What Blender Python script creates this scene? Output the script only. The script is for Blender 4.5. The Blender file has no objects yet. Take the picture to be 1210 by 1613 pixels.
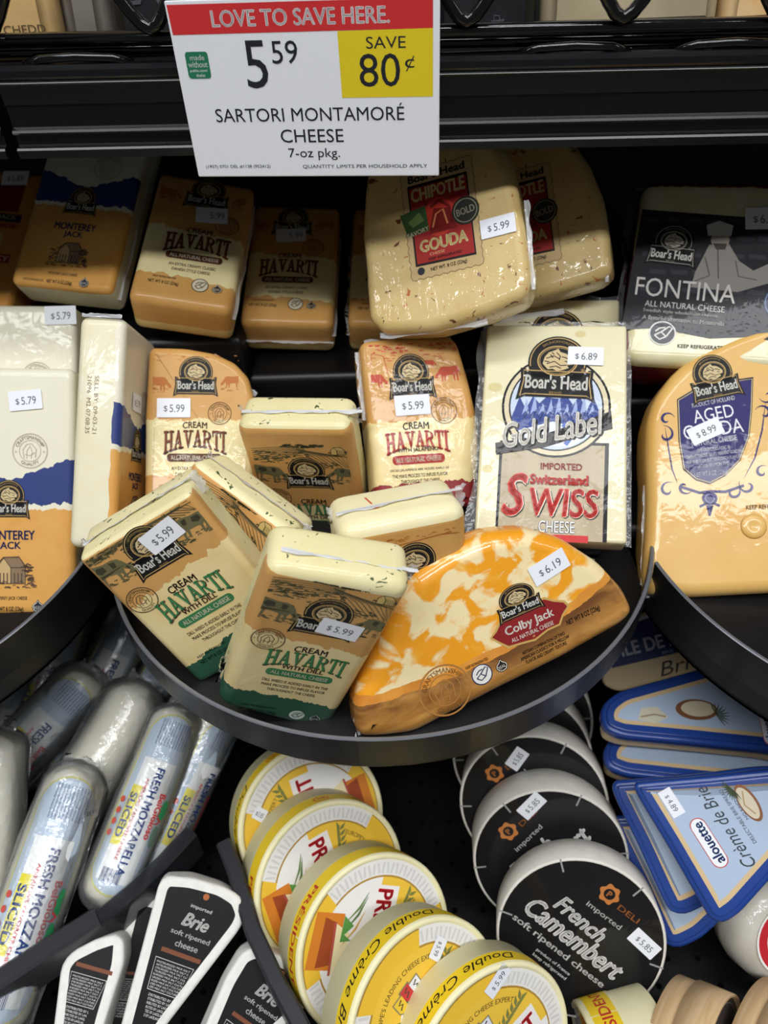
import bpy, math, random
from mathutils import Vector, Matrix, Quaternion, noise as mnoise
random.seed(7)
SC = bpy.context.scene
COL = SC.collection

# ---------------------------------------------------------------- camera
dn = Vector((.035, -.7535, -.6557)).normalized()          # straight down, seen in camera axes
zc = -dn
xc = (Vector((1, 0, 0)) - dn * dn.x).normalized()
yc = zc.cross(xc)
cam_rot = Matrix((xc, yc, zc)).to_4x4()                    # rows = world axes in camera space
cam_data = bpy.data.cameras.new('camera')
cam = bpy.data.objects.new('camera', cam_data)
COL.objects.link(cam)
cam.matrix_world = Matrix.Translation((0, 0, 1.5)) @ cam_rot
cam_data.sensor_fit = 'HORIZONTAL'
cam_data.sensor_width = 36.0
cam_data.lens = 36.0 * 1213 / 1210
cam_data.clip_start = .01
cam_data.dof.use_dof = True
cam_data.dof.focus_distance = .44
cam_data.dof.aperture_fstop = 11
SC.camera = cam

# ---------------------------------------------------------------- world and store lamps
SC.view_settings.view_transform = 'Standard'
SC.view_settings.look = 'None'
SC.view_settings.gamma = 1
SC.view_settings.use_curve_mapping = False
SC.view_settings.exposure = 0.0
world = bpy.data.worlds.new('store_air')
SC.world = world
world.use_nodes = True
bg = world.node_tree.nodes['Background']
bg.inputs[0].default_value = (.93, .96, 1, 1)
bg.inputs[1].default_value = .09

def area(name, loc, sx, sy, power, col=(.97, .985, 1), look=None):
    d = bpy.data.lights.new(name, 'AREA')
    d.shape = 'RECTANGLE'
    d.size, d.size_y = sx, sy
    d.energy = power
    d.color = col
    o = bpy.data.objects.new(name, d)
    COL.objects.link(o)
    o.location = loc
    return o
# fluorescent fixtures in the store ceiling, running along the aisle
area('ceiling_lamp', (0, .05, 3.3), 2.6, .26, 28)
area('ceiling_lamp', (0, -.95, 3.3), 2.6, .26, 50)
area('ceiling_lamp', (-2.9, -.5, 3.3), 1.6, .15, 12)
area('ceiling_lamp', (2.9, -.5, 3.3), 1.6, .15, 12)

# ---------------------------------------------------------------- materials
def lin(h):
    h = h.lstrip('#')
    r = []
    for i in (0, 2, 4):
        c = int(h[i:i + 2], 16) / 255
        r.append(c / 12.92 if c <= .04045 else ((c + .055) / 1.055) ** 2.4)
    return (*r, 1)

class NT:
    def __init__(s, name):
        s.m = bpy.data.materials.new(name)
        s.m.use_nodes = True
        s.t = s.m.node_tree
        s.b = s.t.nodes['Principled BSDF']
        s._co = None
    def n(s, ty, **kw):
        x = s.t.nodes.new(ty)
        for k, v in kw.items():
            setattr(x, k, v)
        return x
    def put(s, sock, v):
        if isinstance(v, bpy.types.NodeSocket):
            s.t.links.new(v, sock)
        elif isinstance(v, str):
            sock.default_value = lin(v)
        else:
            sock.default_value = v
    def co(s):
        if s._co is None:
            s._co = s.n('ShaderNodeTexCoord').outputs['Object']
        return s._co
    def xyz(s):
        x = s.n('ShaderNodeSeparateXYZ')
        s.put(x.inputs[0], s.co())
        return x.outputs
    def ma(s, op, a, b=0.0, clamp=False):
        x = s.n('ShaderNodeMath', operation=op, use_clamp=clamp)
        s.put(x.inputs[0], a)
        s.put(x.inputs[1], b)
        return x.outputs[0]
    def mix(s, f, a, b):
        x = s.n('ShaderNodeMix', data_type='RGBA')
        s.put(x.inputs[0], f)
        s.put(x.inputs[6], a)
        s.put(x.inputs[7], b)
        return x.outputs[2]
    def noise(s, scale, detail=3, stretch=None, dist=0, rough=.5, off=(0, 0, 0)):
        x = s.n('ShaderNodeTexNoise')
        v = s.co()
        if stretch or off != (0, 0, 0):
            mp = s.n('ShaderNodeMapping')
            mp.inputs['Scale'].default_value = stretch or (1, 1, 1)
            mp.inputs['Location'].default_value = off
            s.put(mp.inputs[0], v)
            v = mp.outputs[0]
        s.put(x.inputs['Vector'], v)
        x.inputs['Scale'].default_value = scale
        x.inputs['Detail'].default_value = detail
        x.inputs['Roughness'].default_value = rough
        x.inputs['Distortion'].default_value = dist
        return x.outputs[0]
    def step(s, v, lo, hi):
        x = s.n('ShaderNodeMapRange')
        x.clamp = True
        s.put(x.inputs[0], v)
        x.inputs[1].default_value = lo
        x.inputs[2].default_value = hi
        return x.outputs[0]
    def film(s, coat=.3, strength=.3, scale=70, rough=.07, fold=1.0):
        b = s.b
        b.inputs['Coat Weight'].default_value = coat
        b.inputs['Coat Roughness'].default_value = rough
        if strength > 0:
            h = s.ma('ADD', s.noise(scale, 3, None, .6), s.ma('MULTIPLY', s.noise(scale * 2.3, 2, (1, .25, 1), 1.2), .6 * fold))
            bp = s.n('ShaderNodeBump')
            bp.inputs['Strength'].default_value = strength
            bp.inputs['Distance'].default_value = .0016
            s.put(bp.inputs['Height'], h)
            s.put(b.inputs['Coat Normal'], bp.outputs[0])
    def done(s, col, rough=.5, spec=.3, metal=0):
        s.put(s.b.inputs['Base Color'], col)
        s.b.inputs['Roughness'].default_value = rough
        s.b.inputs['Specular IOR Level'].default_value = spec
        s.b.inputs['Metallic'].default_value = metal
        return s.m

_ink = {}
def ink(h, coat=.24, strength=.25, rough=.5, name='ink'):
    k = (h, coat, strength, rough)
    if k not in _ink:
        t = NT(name + '_' + h.strip('#'))
        if coat:
            t.film(coat, strength)
        _ink[k] = t.done(h, rough, .2)
    return _ink[k]
_pl = {}
def plain(h, rough=.5, spec=.4, metal=0, grain=0, gscale=300, bump=0, name='solid'):
    k = (h, rough, spec, metal, grain, gscale, bump)
    if k not in _pl:
        t = NT(name + '_' + h.strip('#'))
        c = h
        if grain:
            nz = t.noise(gscale, 4)
            c = t.mix(t.step(nz, .3, .7), h, tuple([min(1, v * (1 + grain)) for v in lin(h)[:3]] + [1]))
        if bump:
            bp = t.n('ShaderNodeBump')
            bp.inputs['Strength'].default_value = bump
            bp.inputs['Distance'].default_value = .0006
            t.put(bp.inputs['Height'], t.noise(gscale, 3))
            t.put(t.b.inputs['Normal'], bp.outputs[0])
        _pl[k] = t.done(c, rough, spec, metal)
    return _pl[k]

def film_mat(name='clear_film', milk=.12):
    m = bpy.data.materials.new(name)
    m.use_nodes = True
    t = m.node_tree
    t.nodes.clear()
    out = t.nodes.new('ShaderNodeOutputMaterial')
    tr = t.nodes.new('ShaderNodeBsdfTransparent')
    gl = t.nodes.new('ShaderNodeBsdfGlossy')
    gl.inputs['Roughness'].default_value = .12
    df = t.nodes.new('ShaderNodeBsdfDiffuse')
    df.inputs[0].default_value = (.85, .86, .88, 1)
    tc = t.nodes.new('ShaderNodeTexCoord')
    nz = t.nodes.new('ShaderNodeTexNoise')
    nz.inputs['Scale'].default_value = 160
    bp = t.nodes.new('ShaderNodeBump')
    bp.inputs['Strength'].default_value = .5
    bp.inputs['Distance'].default_value = .002
    t.links.new(tc.outputs['Object'], nz.inputs['Vector'])
    t.links.new(nz.outputs[0], bp.inputs['Height'])
    t.links.new(bp.outputs[0], gl.inputs['Normal'])
    fr = t.nodes.new('ShaderNodeFresnel')
    fr.inputs[0].default_value = 1.5
    t.links.new(bp.outputs[0], fr.inputs['Normal'])
    m1 = t.nodes.new('ShaderNodeMixShader')
    m1.inputs[0].default_value = milk
    m2 = t.nodes.new('ShaderNodeMixShader')
    t.links.new(tr.outputs[0], m1.inputs[1])
    t.links.new(df.outputs[0], m1.inputs[2])
    t.links.new(fr.outputs[0], m2.inputs[0])
    t.links.new(m1.outputs[0], m2.inputs[1])
    t.links.new(gl.outputs[0], m2.inputs[2])
    t.links.new(m2.outputs[0], out.inputs[0])
    return m
FILM = film_mat()
FILM_MILK = film_mat('cloudy_film', .5)
SEAM = film_mat('white_seam', .8)

# ---------------------------------------------------------------- object helpers
MM = .001
def setp(o, label=None, cat=None, group=None, kind=None):
    if label: o['label'] = label
    if cat: o['category'] = cat
    if group: o['group'] = group
    if kind: o['kind'] = kind
    return o
def root(name, loc, q=None, label=None, cat=None, group=None):
    o = bpy.data.objects.new(name, None)
    o.empty_display_size = .02
    COL.objects.link(o)
    if isinstance(loc, dict):                         # a pose: position, rotation, size factor
        o.scale = [loc.get('sc', 1)] * 3
        loc, q = loc['loc'], loc['q']
    o.location = loc
    if q is not None:
        o.rotation_mode = 'QUATERNION'
        o.rotation_quaternion = q
    return setp(o, label, cat, group)
def mesh_obj(name, verts, faces, mats, idx=None, parent=None, smooth=False):
    me = bpy.data.meshes.new(name)
    me.from_pydata(verts, [], faces)
    for m in mats:
        me.materials.append(m)
    if idx:
        me.polygons.foreach_set('material_index', idx)
    if smooth:
        me.polygons.foreach_set('use_smooth', [True] * len(me.polygons))
    me.update()
    o = bpy.data.objects.new(name, me)
    COL.objects.link(o)
    if parent is not None:
        o.parent = parent
    return o

_txt = {}
def text_mesh(s, bold, shear):
    k = (s, bold, shear)
    if k not in _txt:
        c = bpy.data.curves.new('t', 'FONT')
        c.body = s
        c.size = 1
        c.offset = bold
        c.shear = shear
        c.resolution_u = 3
        o = bpy.data.objects.new('t', c)
        me = bpy.data.meshes.new_from_object(o)
        V = [(v.co.x, v.co.y) for v in me.vertices]
        Fc = [tuple(p.vertices) for p in me.polygons]
        bpy.data.objects.remove(o)
        bpy.data.meshes.remove(me)
        bpy.data.curves.remove(c)
        x0 = min(v[0] for v in V); x1 = max(v[0] for v in V)
        y0 = min(v[1] for v in V); y1 = max(v[1] for v in V)
        V = [((v[0] - x0) / (x1 - x0) - .5, (v[1] - y0) / (y1 - y0) - .5) for v in V]
        _txt[k] = (V, Fc, (x1 - x0) / (y1 - y0), .8 / (x1 - x0), .8 / (y1 - y0))
    return _txt[k]

def circle(cx, cy, rx, ry=None, n=28, a0=0, a1=360):
    ry = rx if ry is None else ry
    full = abs(a1 - a0) >= 359.9
    return [(cx + rx * math.cos(math.radians(a0 + (a1 - a0) * i / (n if full else n - 1))),
             cy + ry * math.sin(math.radians(a0 + (a1 - a0) * i / (n if full else n - 1)))) for i in range(n)]
def rrect(cx, cy, w, h, r, n=5):
    r = min(r, w / 2, h / 2)
    p = []
    for sx, sy, a in ((1, 1, 0), (-1, 1, 90), (-1, -1, 180), (1, -1, 270)):
        p += circle(cx + sx * (w / 2 - r), cy + sy * (h / 2 - r), r, n=n, a0=a, a1=a + 90)
    return p

class Art:
    """flat printed shapes in millimetres; layer lifts them above the face"""
    def __init__(s, ox=0, oy=0, k=1, ky=None, rot=0, base=.10, clip=None):
        s.clip = clip
        s.V, s.F, s.I, s.M = [], [], [], []
        s.ox, s.oy, s.k, s.ky, s.rot, s.base = ox, oy, k, ky or k, math.radians(rot), base
    def mi(s, m):
        if isinstance(m, str):
            m = ink(m)
        if m not in s.M:
            s.M.append(m)
        return s.M.index(m)
    def add(s, pts, faces, m, L):
        b = len(s.V)
        c, sn = math.cos(s.rot), math.sin(s.rot)
        out = []
        for x, y in pts:
            x, y = x * s.k, y * s.ky
            x, y = s.ox + x * c - y * sn, s.oy + x * sn + y * c
            o = False
            if s.clip:                                # keep the print on the flat of the face
                x0, x1, y0, y1 = s.clip
                o = x < x0 or x > x1 or y < y0 or y > y1
                x, y = min(max(x, x0), x1), min(max(y, y0), y1)
            out.append(o)
            s.V.append((x, y, s.base + .06 * L))
        i = s.mi(m)
        for f in faces:
            if s.clip and all(out[q] for q in f):
                continue
            s.F.append(tuple(b + q for q in f))
            s.I.append(i)
    def poly(s, pts, m, L=0):
        a = sum(pts[i][0] * pts[(i + 1) % len(pts)][1] - pts[(i + 1) % len(pts)][0] * pts[i][1] for i in range(len(pts)))
        if a < 0:
            pts = pts[::-1]
        s.add(pts, [tuple(range(len(pts)))], m, L)
    def rect(s, cx, cy, w, h, m, L=0, rot=0, r=0):
        p = rrect(0, 0, w, h, r) if r else [(-w / 2, -h / 2), (w / 2, -h / 2), (w / 2, h / 2), (-w / 2, h / 2)]
        a = math.radians(rot)
        s.poly([(cx + x * math.cos(a) - y * math.sin(a), cy + x * math.sin(a) + y * math.cos(a)) for x, y in p], m, L)
    def grid(s, cx, cy, w, h, m, L=0, nx=8, ny=8):
        P = [(cx - w / 2 + w * i / nx, cy - h / 2 + h * j / ny) for j in range(ny + 1) for i in range(nx + 1)]
        Fc = [(j * (nx + 1) + i, j * (nx + 1) + i + 1, (j + 1) * (nx + 1) + i + 1, (j + 1) * (nx + 1) + i) for j in range(ny) for i in range(nx)]
        s.add(P, Fc, m, L)
    def line(s, pts, w, m, L=0, closed=False, taper=False):
        n = len(pts)
        A, B = [], []
        for i in range(n):
            p0 = pts[(i - 1) % n] if (closed or i > 0) else pts[i]
            p1 = pts[(i + 1) % n] if (closed or i < n - 1) else pts[i]
            dx, dy = p1[0] - p0[0], p1[1] - p0[1]
            l = math.hypot(dx, dy) or 1
            hw = w / 2
            if taper:
                hw *= max(.12, math.sin(math.pi * i / (n - 1)))
            A.append((pts[i][0] - dy / l * hw, pts[i][1] + dx / l * hw))
            B.append((pts[i][0] + dy / l * hw, pts[i][1] - dx / l * hw))
        Fc = [(i, n + i, n + (i + 1) % n, (i + 1) % n) for i in range(n if closed else n - 1)]
        s.add(A + B, Fc, m, L)
    def text(s, t, cx, cy, w=None, h=None, m='#000000', L=1, rot=0, bold=0, shear=0, bend=None, warp=None):
        V, Fc, asp, ex, ey = text_mesh(t, 0, shear)
        if bold:                                      # thicken by small shifted copies
            n0 = len(V)
            sh = [(0, 0), (bold * ex, 0), (-bold * ex, 0), (0, bold * ey * .7), (0, -bold * ey * .7)]
            fx, fy = 1 / (1 + 2 * bold * ex), 1 / (1 + 1.4 * bold * ey)
            V = [((x + dx) * fx, (y + dy) * fy) for dx, dy in sh for x, y in V]
            Fc = [tuple(q + n0 * k for q in f) for k in range(5) for f in Fc]
        if w is None: w = h * asp
        if h is None: h = w / asp
        a = math.radians(rot)
        P = []
        for x, y in V:
            if warp:
                x, y = warp(x, y)
            x, y = x * w, y * h
            if bend:                                  # bend radius: + arches up, - smiles
                R = bend
                th = x / R
                x, y = (R + y) * math.sin(th), (R + y) * math.cos(th) - R
            P.append((cx + x * math.cos(a) - y * math.sin(a), cy + x * math.sin(a) + y * math.cos(a)))
        s.add(P, Fc, m, L)
    def build(s, name, parent, warp=None):
        if not s.F:
            return None
        V = [(x * MM, y * MM, z * MM) for x, y, z in s.V]
        if warp:
            V = [warp(*v) for v in V]
        return mesh_obj(name, V, s.F, s.M, s.I, parent)

def fillet(pts, r, n=5):
    out = []
    N = len(pts)
    for i in range(N):
        p0, p, p1 = Vector(pts[i - 1]), Vector(pts[i]), Vector(pts[(i + 1) % N])
        a, b = (p0 - p), (p1 - p)
        la, lb = a.length, b.length
        a.normalize(); b.normalize()
        d = min(r, la * .45, lb * .45)
        A, B = p + a * d, p + b * d
        for k in range(n + 1):
            t = k / n
            q = A * (1 - t) ** 2 + p * 2 * t * (1 - t) + B * t * t
            out.append((q.x, q.y))
    return out
def ccw(p):
    a = sum(p[i][0] * p[(i + 1) % len(p)][1] - p[(i + 1) % len(p)][0] * p[i][1] for i in range(len(p)))
    return p if a > 0 else p[::-1]
def offset(p, d):
    N = len(p)
    o = []
    for i in range(N):
        a, b = Vector(p[(i + 1) % N]) - Vector(p[i]), Vector(p[i]) - Vector(p[i - 1])
        t = a.normalized() + b.normalized()
        if t.length < 1e-6:
            t = a
        t.normalize()
        o.append((p[i][0] - t.y * d, p[i][1] + t.x * d))
    return o
def shrink(p, d):
    """pull an outline inwards; edges that would turn inside out collapse to a point"""
    o = offset(p, d)
    if d <= 0:
        return o
    N = len(p)
    for _ in range(12):
        bad = [(o[(i + 1) % N][0] - o[i][0]) * (p[(i + 1) % N][0] - p[i][0]) + (o[(i + 1) % N][1] - o[i][1]) * (p[(i + 1) % N][1] - p[i][1]) < -1e-9 for i in range(N)]
        if not any(bad):
            break
        s0 = next(i for i in range(N) if not bad[i])
        i = s0 + 1
        while i <= s0 + N:
            if bad[i % N]:
                j = i
                while bad[j % N]:
                    j += 1
                run = [k % N for k in range(i, j + 1)]
                mx = sum(o[k][0] for k in run) / len(run); my = sum(o[k][1] for k in run) / len(run)
                for k in run:
                    o[k] = (mx, my)
                i = j
            i += 1
    return o
def slab(name, outline, T, b, mat, parent, z0=0, bb=None, seg=4, bulge=0, wob=0, nseg=3):
    """rounded-edge block: outline in mm (front face at z0), body runs back to z0-T"""
    p = ccw(outline)
    bb = b if bb is None else bb
    rings = []
    rings.append((bb, z0 - T))
    for i in range(1, seg + 1):
        a = math.pi / 2 * i / seg
        rings.append((bb * (1 - math.sin(a)), z0 - T + bb * (1 - math.cos(a))))
    for i in range(1, nseg):
        f = i / nseg
        rings.append((-bulge * math.sin(math.pi * f), z0 - T + bb + (T - bb - b) * f))
    for i in range(0, seg + 1):
        a = math.pi / 2 * i / seg
        rings.append((b * (1 - math.cos(a)), z0 - b + b * math.sin(a)))
    rings.append((b + .6, z0))
    V, F = [], []
    N = len(p)
    for d, z in rings:
        q = shrink(p, d)
        for x, y in q:
            if wob:
                nv = mnoise.noise_vector(Vector((x, y, z)) * .07 + Vector((sum(map(ord, name)), T, 0)))
                x += nv.x * wob; y += nv.y * wob
            V.append((x * MM, y * MM, z * MM))
    for r in range(len(rings) - 1):
        for i in range(N):
            j = (i + 1) % N
            F.append((r * N + i, r * N + j, (r + 1) * N + j, (r + 1) * N + i))
    def cap(k0):                                      # end cap without coincident corners
        c = []
        for k in range(k0, k0 + N):
            if not c or (Vector(V[k]) - Vector(V[c[-1]])).length > 2e-5:
                c.append(k)
        while len(c) > 3 and (Vector(V[c[0]]) - Vector(V[c[-1]])).length <= 2e-5:
            c.pop()
        return tuple(c)
    F.append(cap(0)[::-1])
    F.append(cap((len(rings) - 1) * N))
    o = mesh_obj(name, V, F, [mat], None, parent, True)
    for q in o.data.polygons[-2:]:
        q.use_smooth = False
    return o
def lathe(name, prof, mats, parent, seg=48, idx=None, axis='z'):
    V, F, I = [], [], []
    for r, z in prof:
        for i in range(seg):
            a = 2 * math.pi * i / seg
            c = (r * math.cos(a) * MM, r * math.sin(a) * MM, z * MM)
            V.append(c if axis == 'z' else (c[2], c[0], c[1]))
    for k in range(len(prof) - 1):
        for i in range(seg):
            j = (i + 1) % seg
            F.append((k * seg + i, k * seg + j, (k + 1) * seg + j, (k + 1) * seg + i))
            I.append(idx[k] if idx else 0)
    F.append(tuple(range(seg))[::-1]); I.append(idx[0] if idx else 0)
    n = (len(prof) - 1) * seg
    F.append(tuple(range(n, n + seg))); I.append(idx[-1] if idx else 0)
    return mesh_obj(name, V, F, mats, I, parent, True)
def tube(name, pts, r, mat, parent=None, seg=10, closed=False):
    P = [Vector(p) for p in pts]
    V, F = [], []
    N = len(P)
    nrm = None
    for i, p in enumerate(P):
        t = ((P[(i + 1) % N] if (closed or i < N - 1) else p) - (P[i - 1] if (closed or i > 0) else p)).normalized()
        if nrm is None:
            nrm = t.orthogonal().normalized()
        nrm = (nrm - t * nrm.dot(t)).normalized()
        bi = t.cross(nrm)
        for k in range(seg):
            a = 2 * math.pi * k / seg
            V.append(p + (nrm * math.cos(a) + bi * math.sin(a)) * r)
    for i in range(N if closed else N - 1):
        for k in range(seg):
            i2 = (i + 1) % N
            F.append((i * seg + k, i * seg + (k + 1) % seg, i2 * seg + (k + 1) % seg, i2 * seg + k))
    if not closed:
        F.append(tuple(range(seg))[::-1])
        F.append(tuple(range((N - 1) * seg, N * seg)))
    return mesh_obj(name, V, F, [mat], None, parent, True)
def box(name, x0, x1, y0, y1, z0, z1, mat, parent=None, b=.0015):
    p = [((x0 - (x0 + x1) / 2) / MM, (y0 - (y0 + y1) / 2) / MM), ((x1 - (x0 + x1) / 2) / MM, (y0 - (y0 + y1) / 2) / MM),
         ((x1 - (x0 + x1) / 2) / MM, (y1 - (y0 + y1) / 2) / MM), ((x0 - (x0 + x1) / 2) / MM, (y1 - (y0 + y1) / 2) / MM)]
    o = slab(name, fillet(p, 3, 2), (z1 - z0) / MM, b / MM, mat, parent, z0=0, seg=2)
    o.location = ((x0 + x1) / 2, (y0 + y1) / 2, z1)
    return o
def crinkle(name, A, B, out, w, parent, mat=None, n=26, m=5, amp=2.2, seed=0, nrm=(0, 0, 1), z=0):
    """crumpled film fin between local points A,B (mm), sticking out along `out`"""
    A, B, out, nrm = Vector(A), Vector(B), Vector(out).normalized(), Vector(nrm)
    V, F = [], []
    for i in range(n + 1):
        for j in range(m + 1):
            t, u = i / n, j / m
            p = A.lerp(B, t)
            q = p * .13 + out * u * 3 + Vector((seed * 7.3, seed * 3.1, 0))
            e = mnoise.noise(q)
            e2 = mnoise.noise(q * 2.7 + Vector((9, 9, 9)))
            ww = w * (.75 + .5 * mnoise.noise(Vector((t * 6, seed * 2.2, 5))))
            p = p + out * (u * ww) + nrm * ((e * amp + e2 * amp * .5) * (.25 + u))
            V.append(p * MM)
    for i in range(n):
        for j in range(m):
            a = i * (m + 1) + j
            F.append((a, a + 1, a + m + 2, a + m + 1))
    return mesh_obj(name, V, F, [mat or FILM_MILK], None, parent, True)

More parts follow.
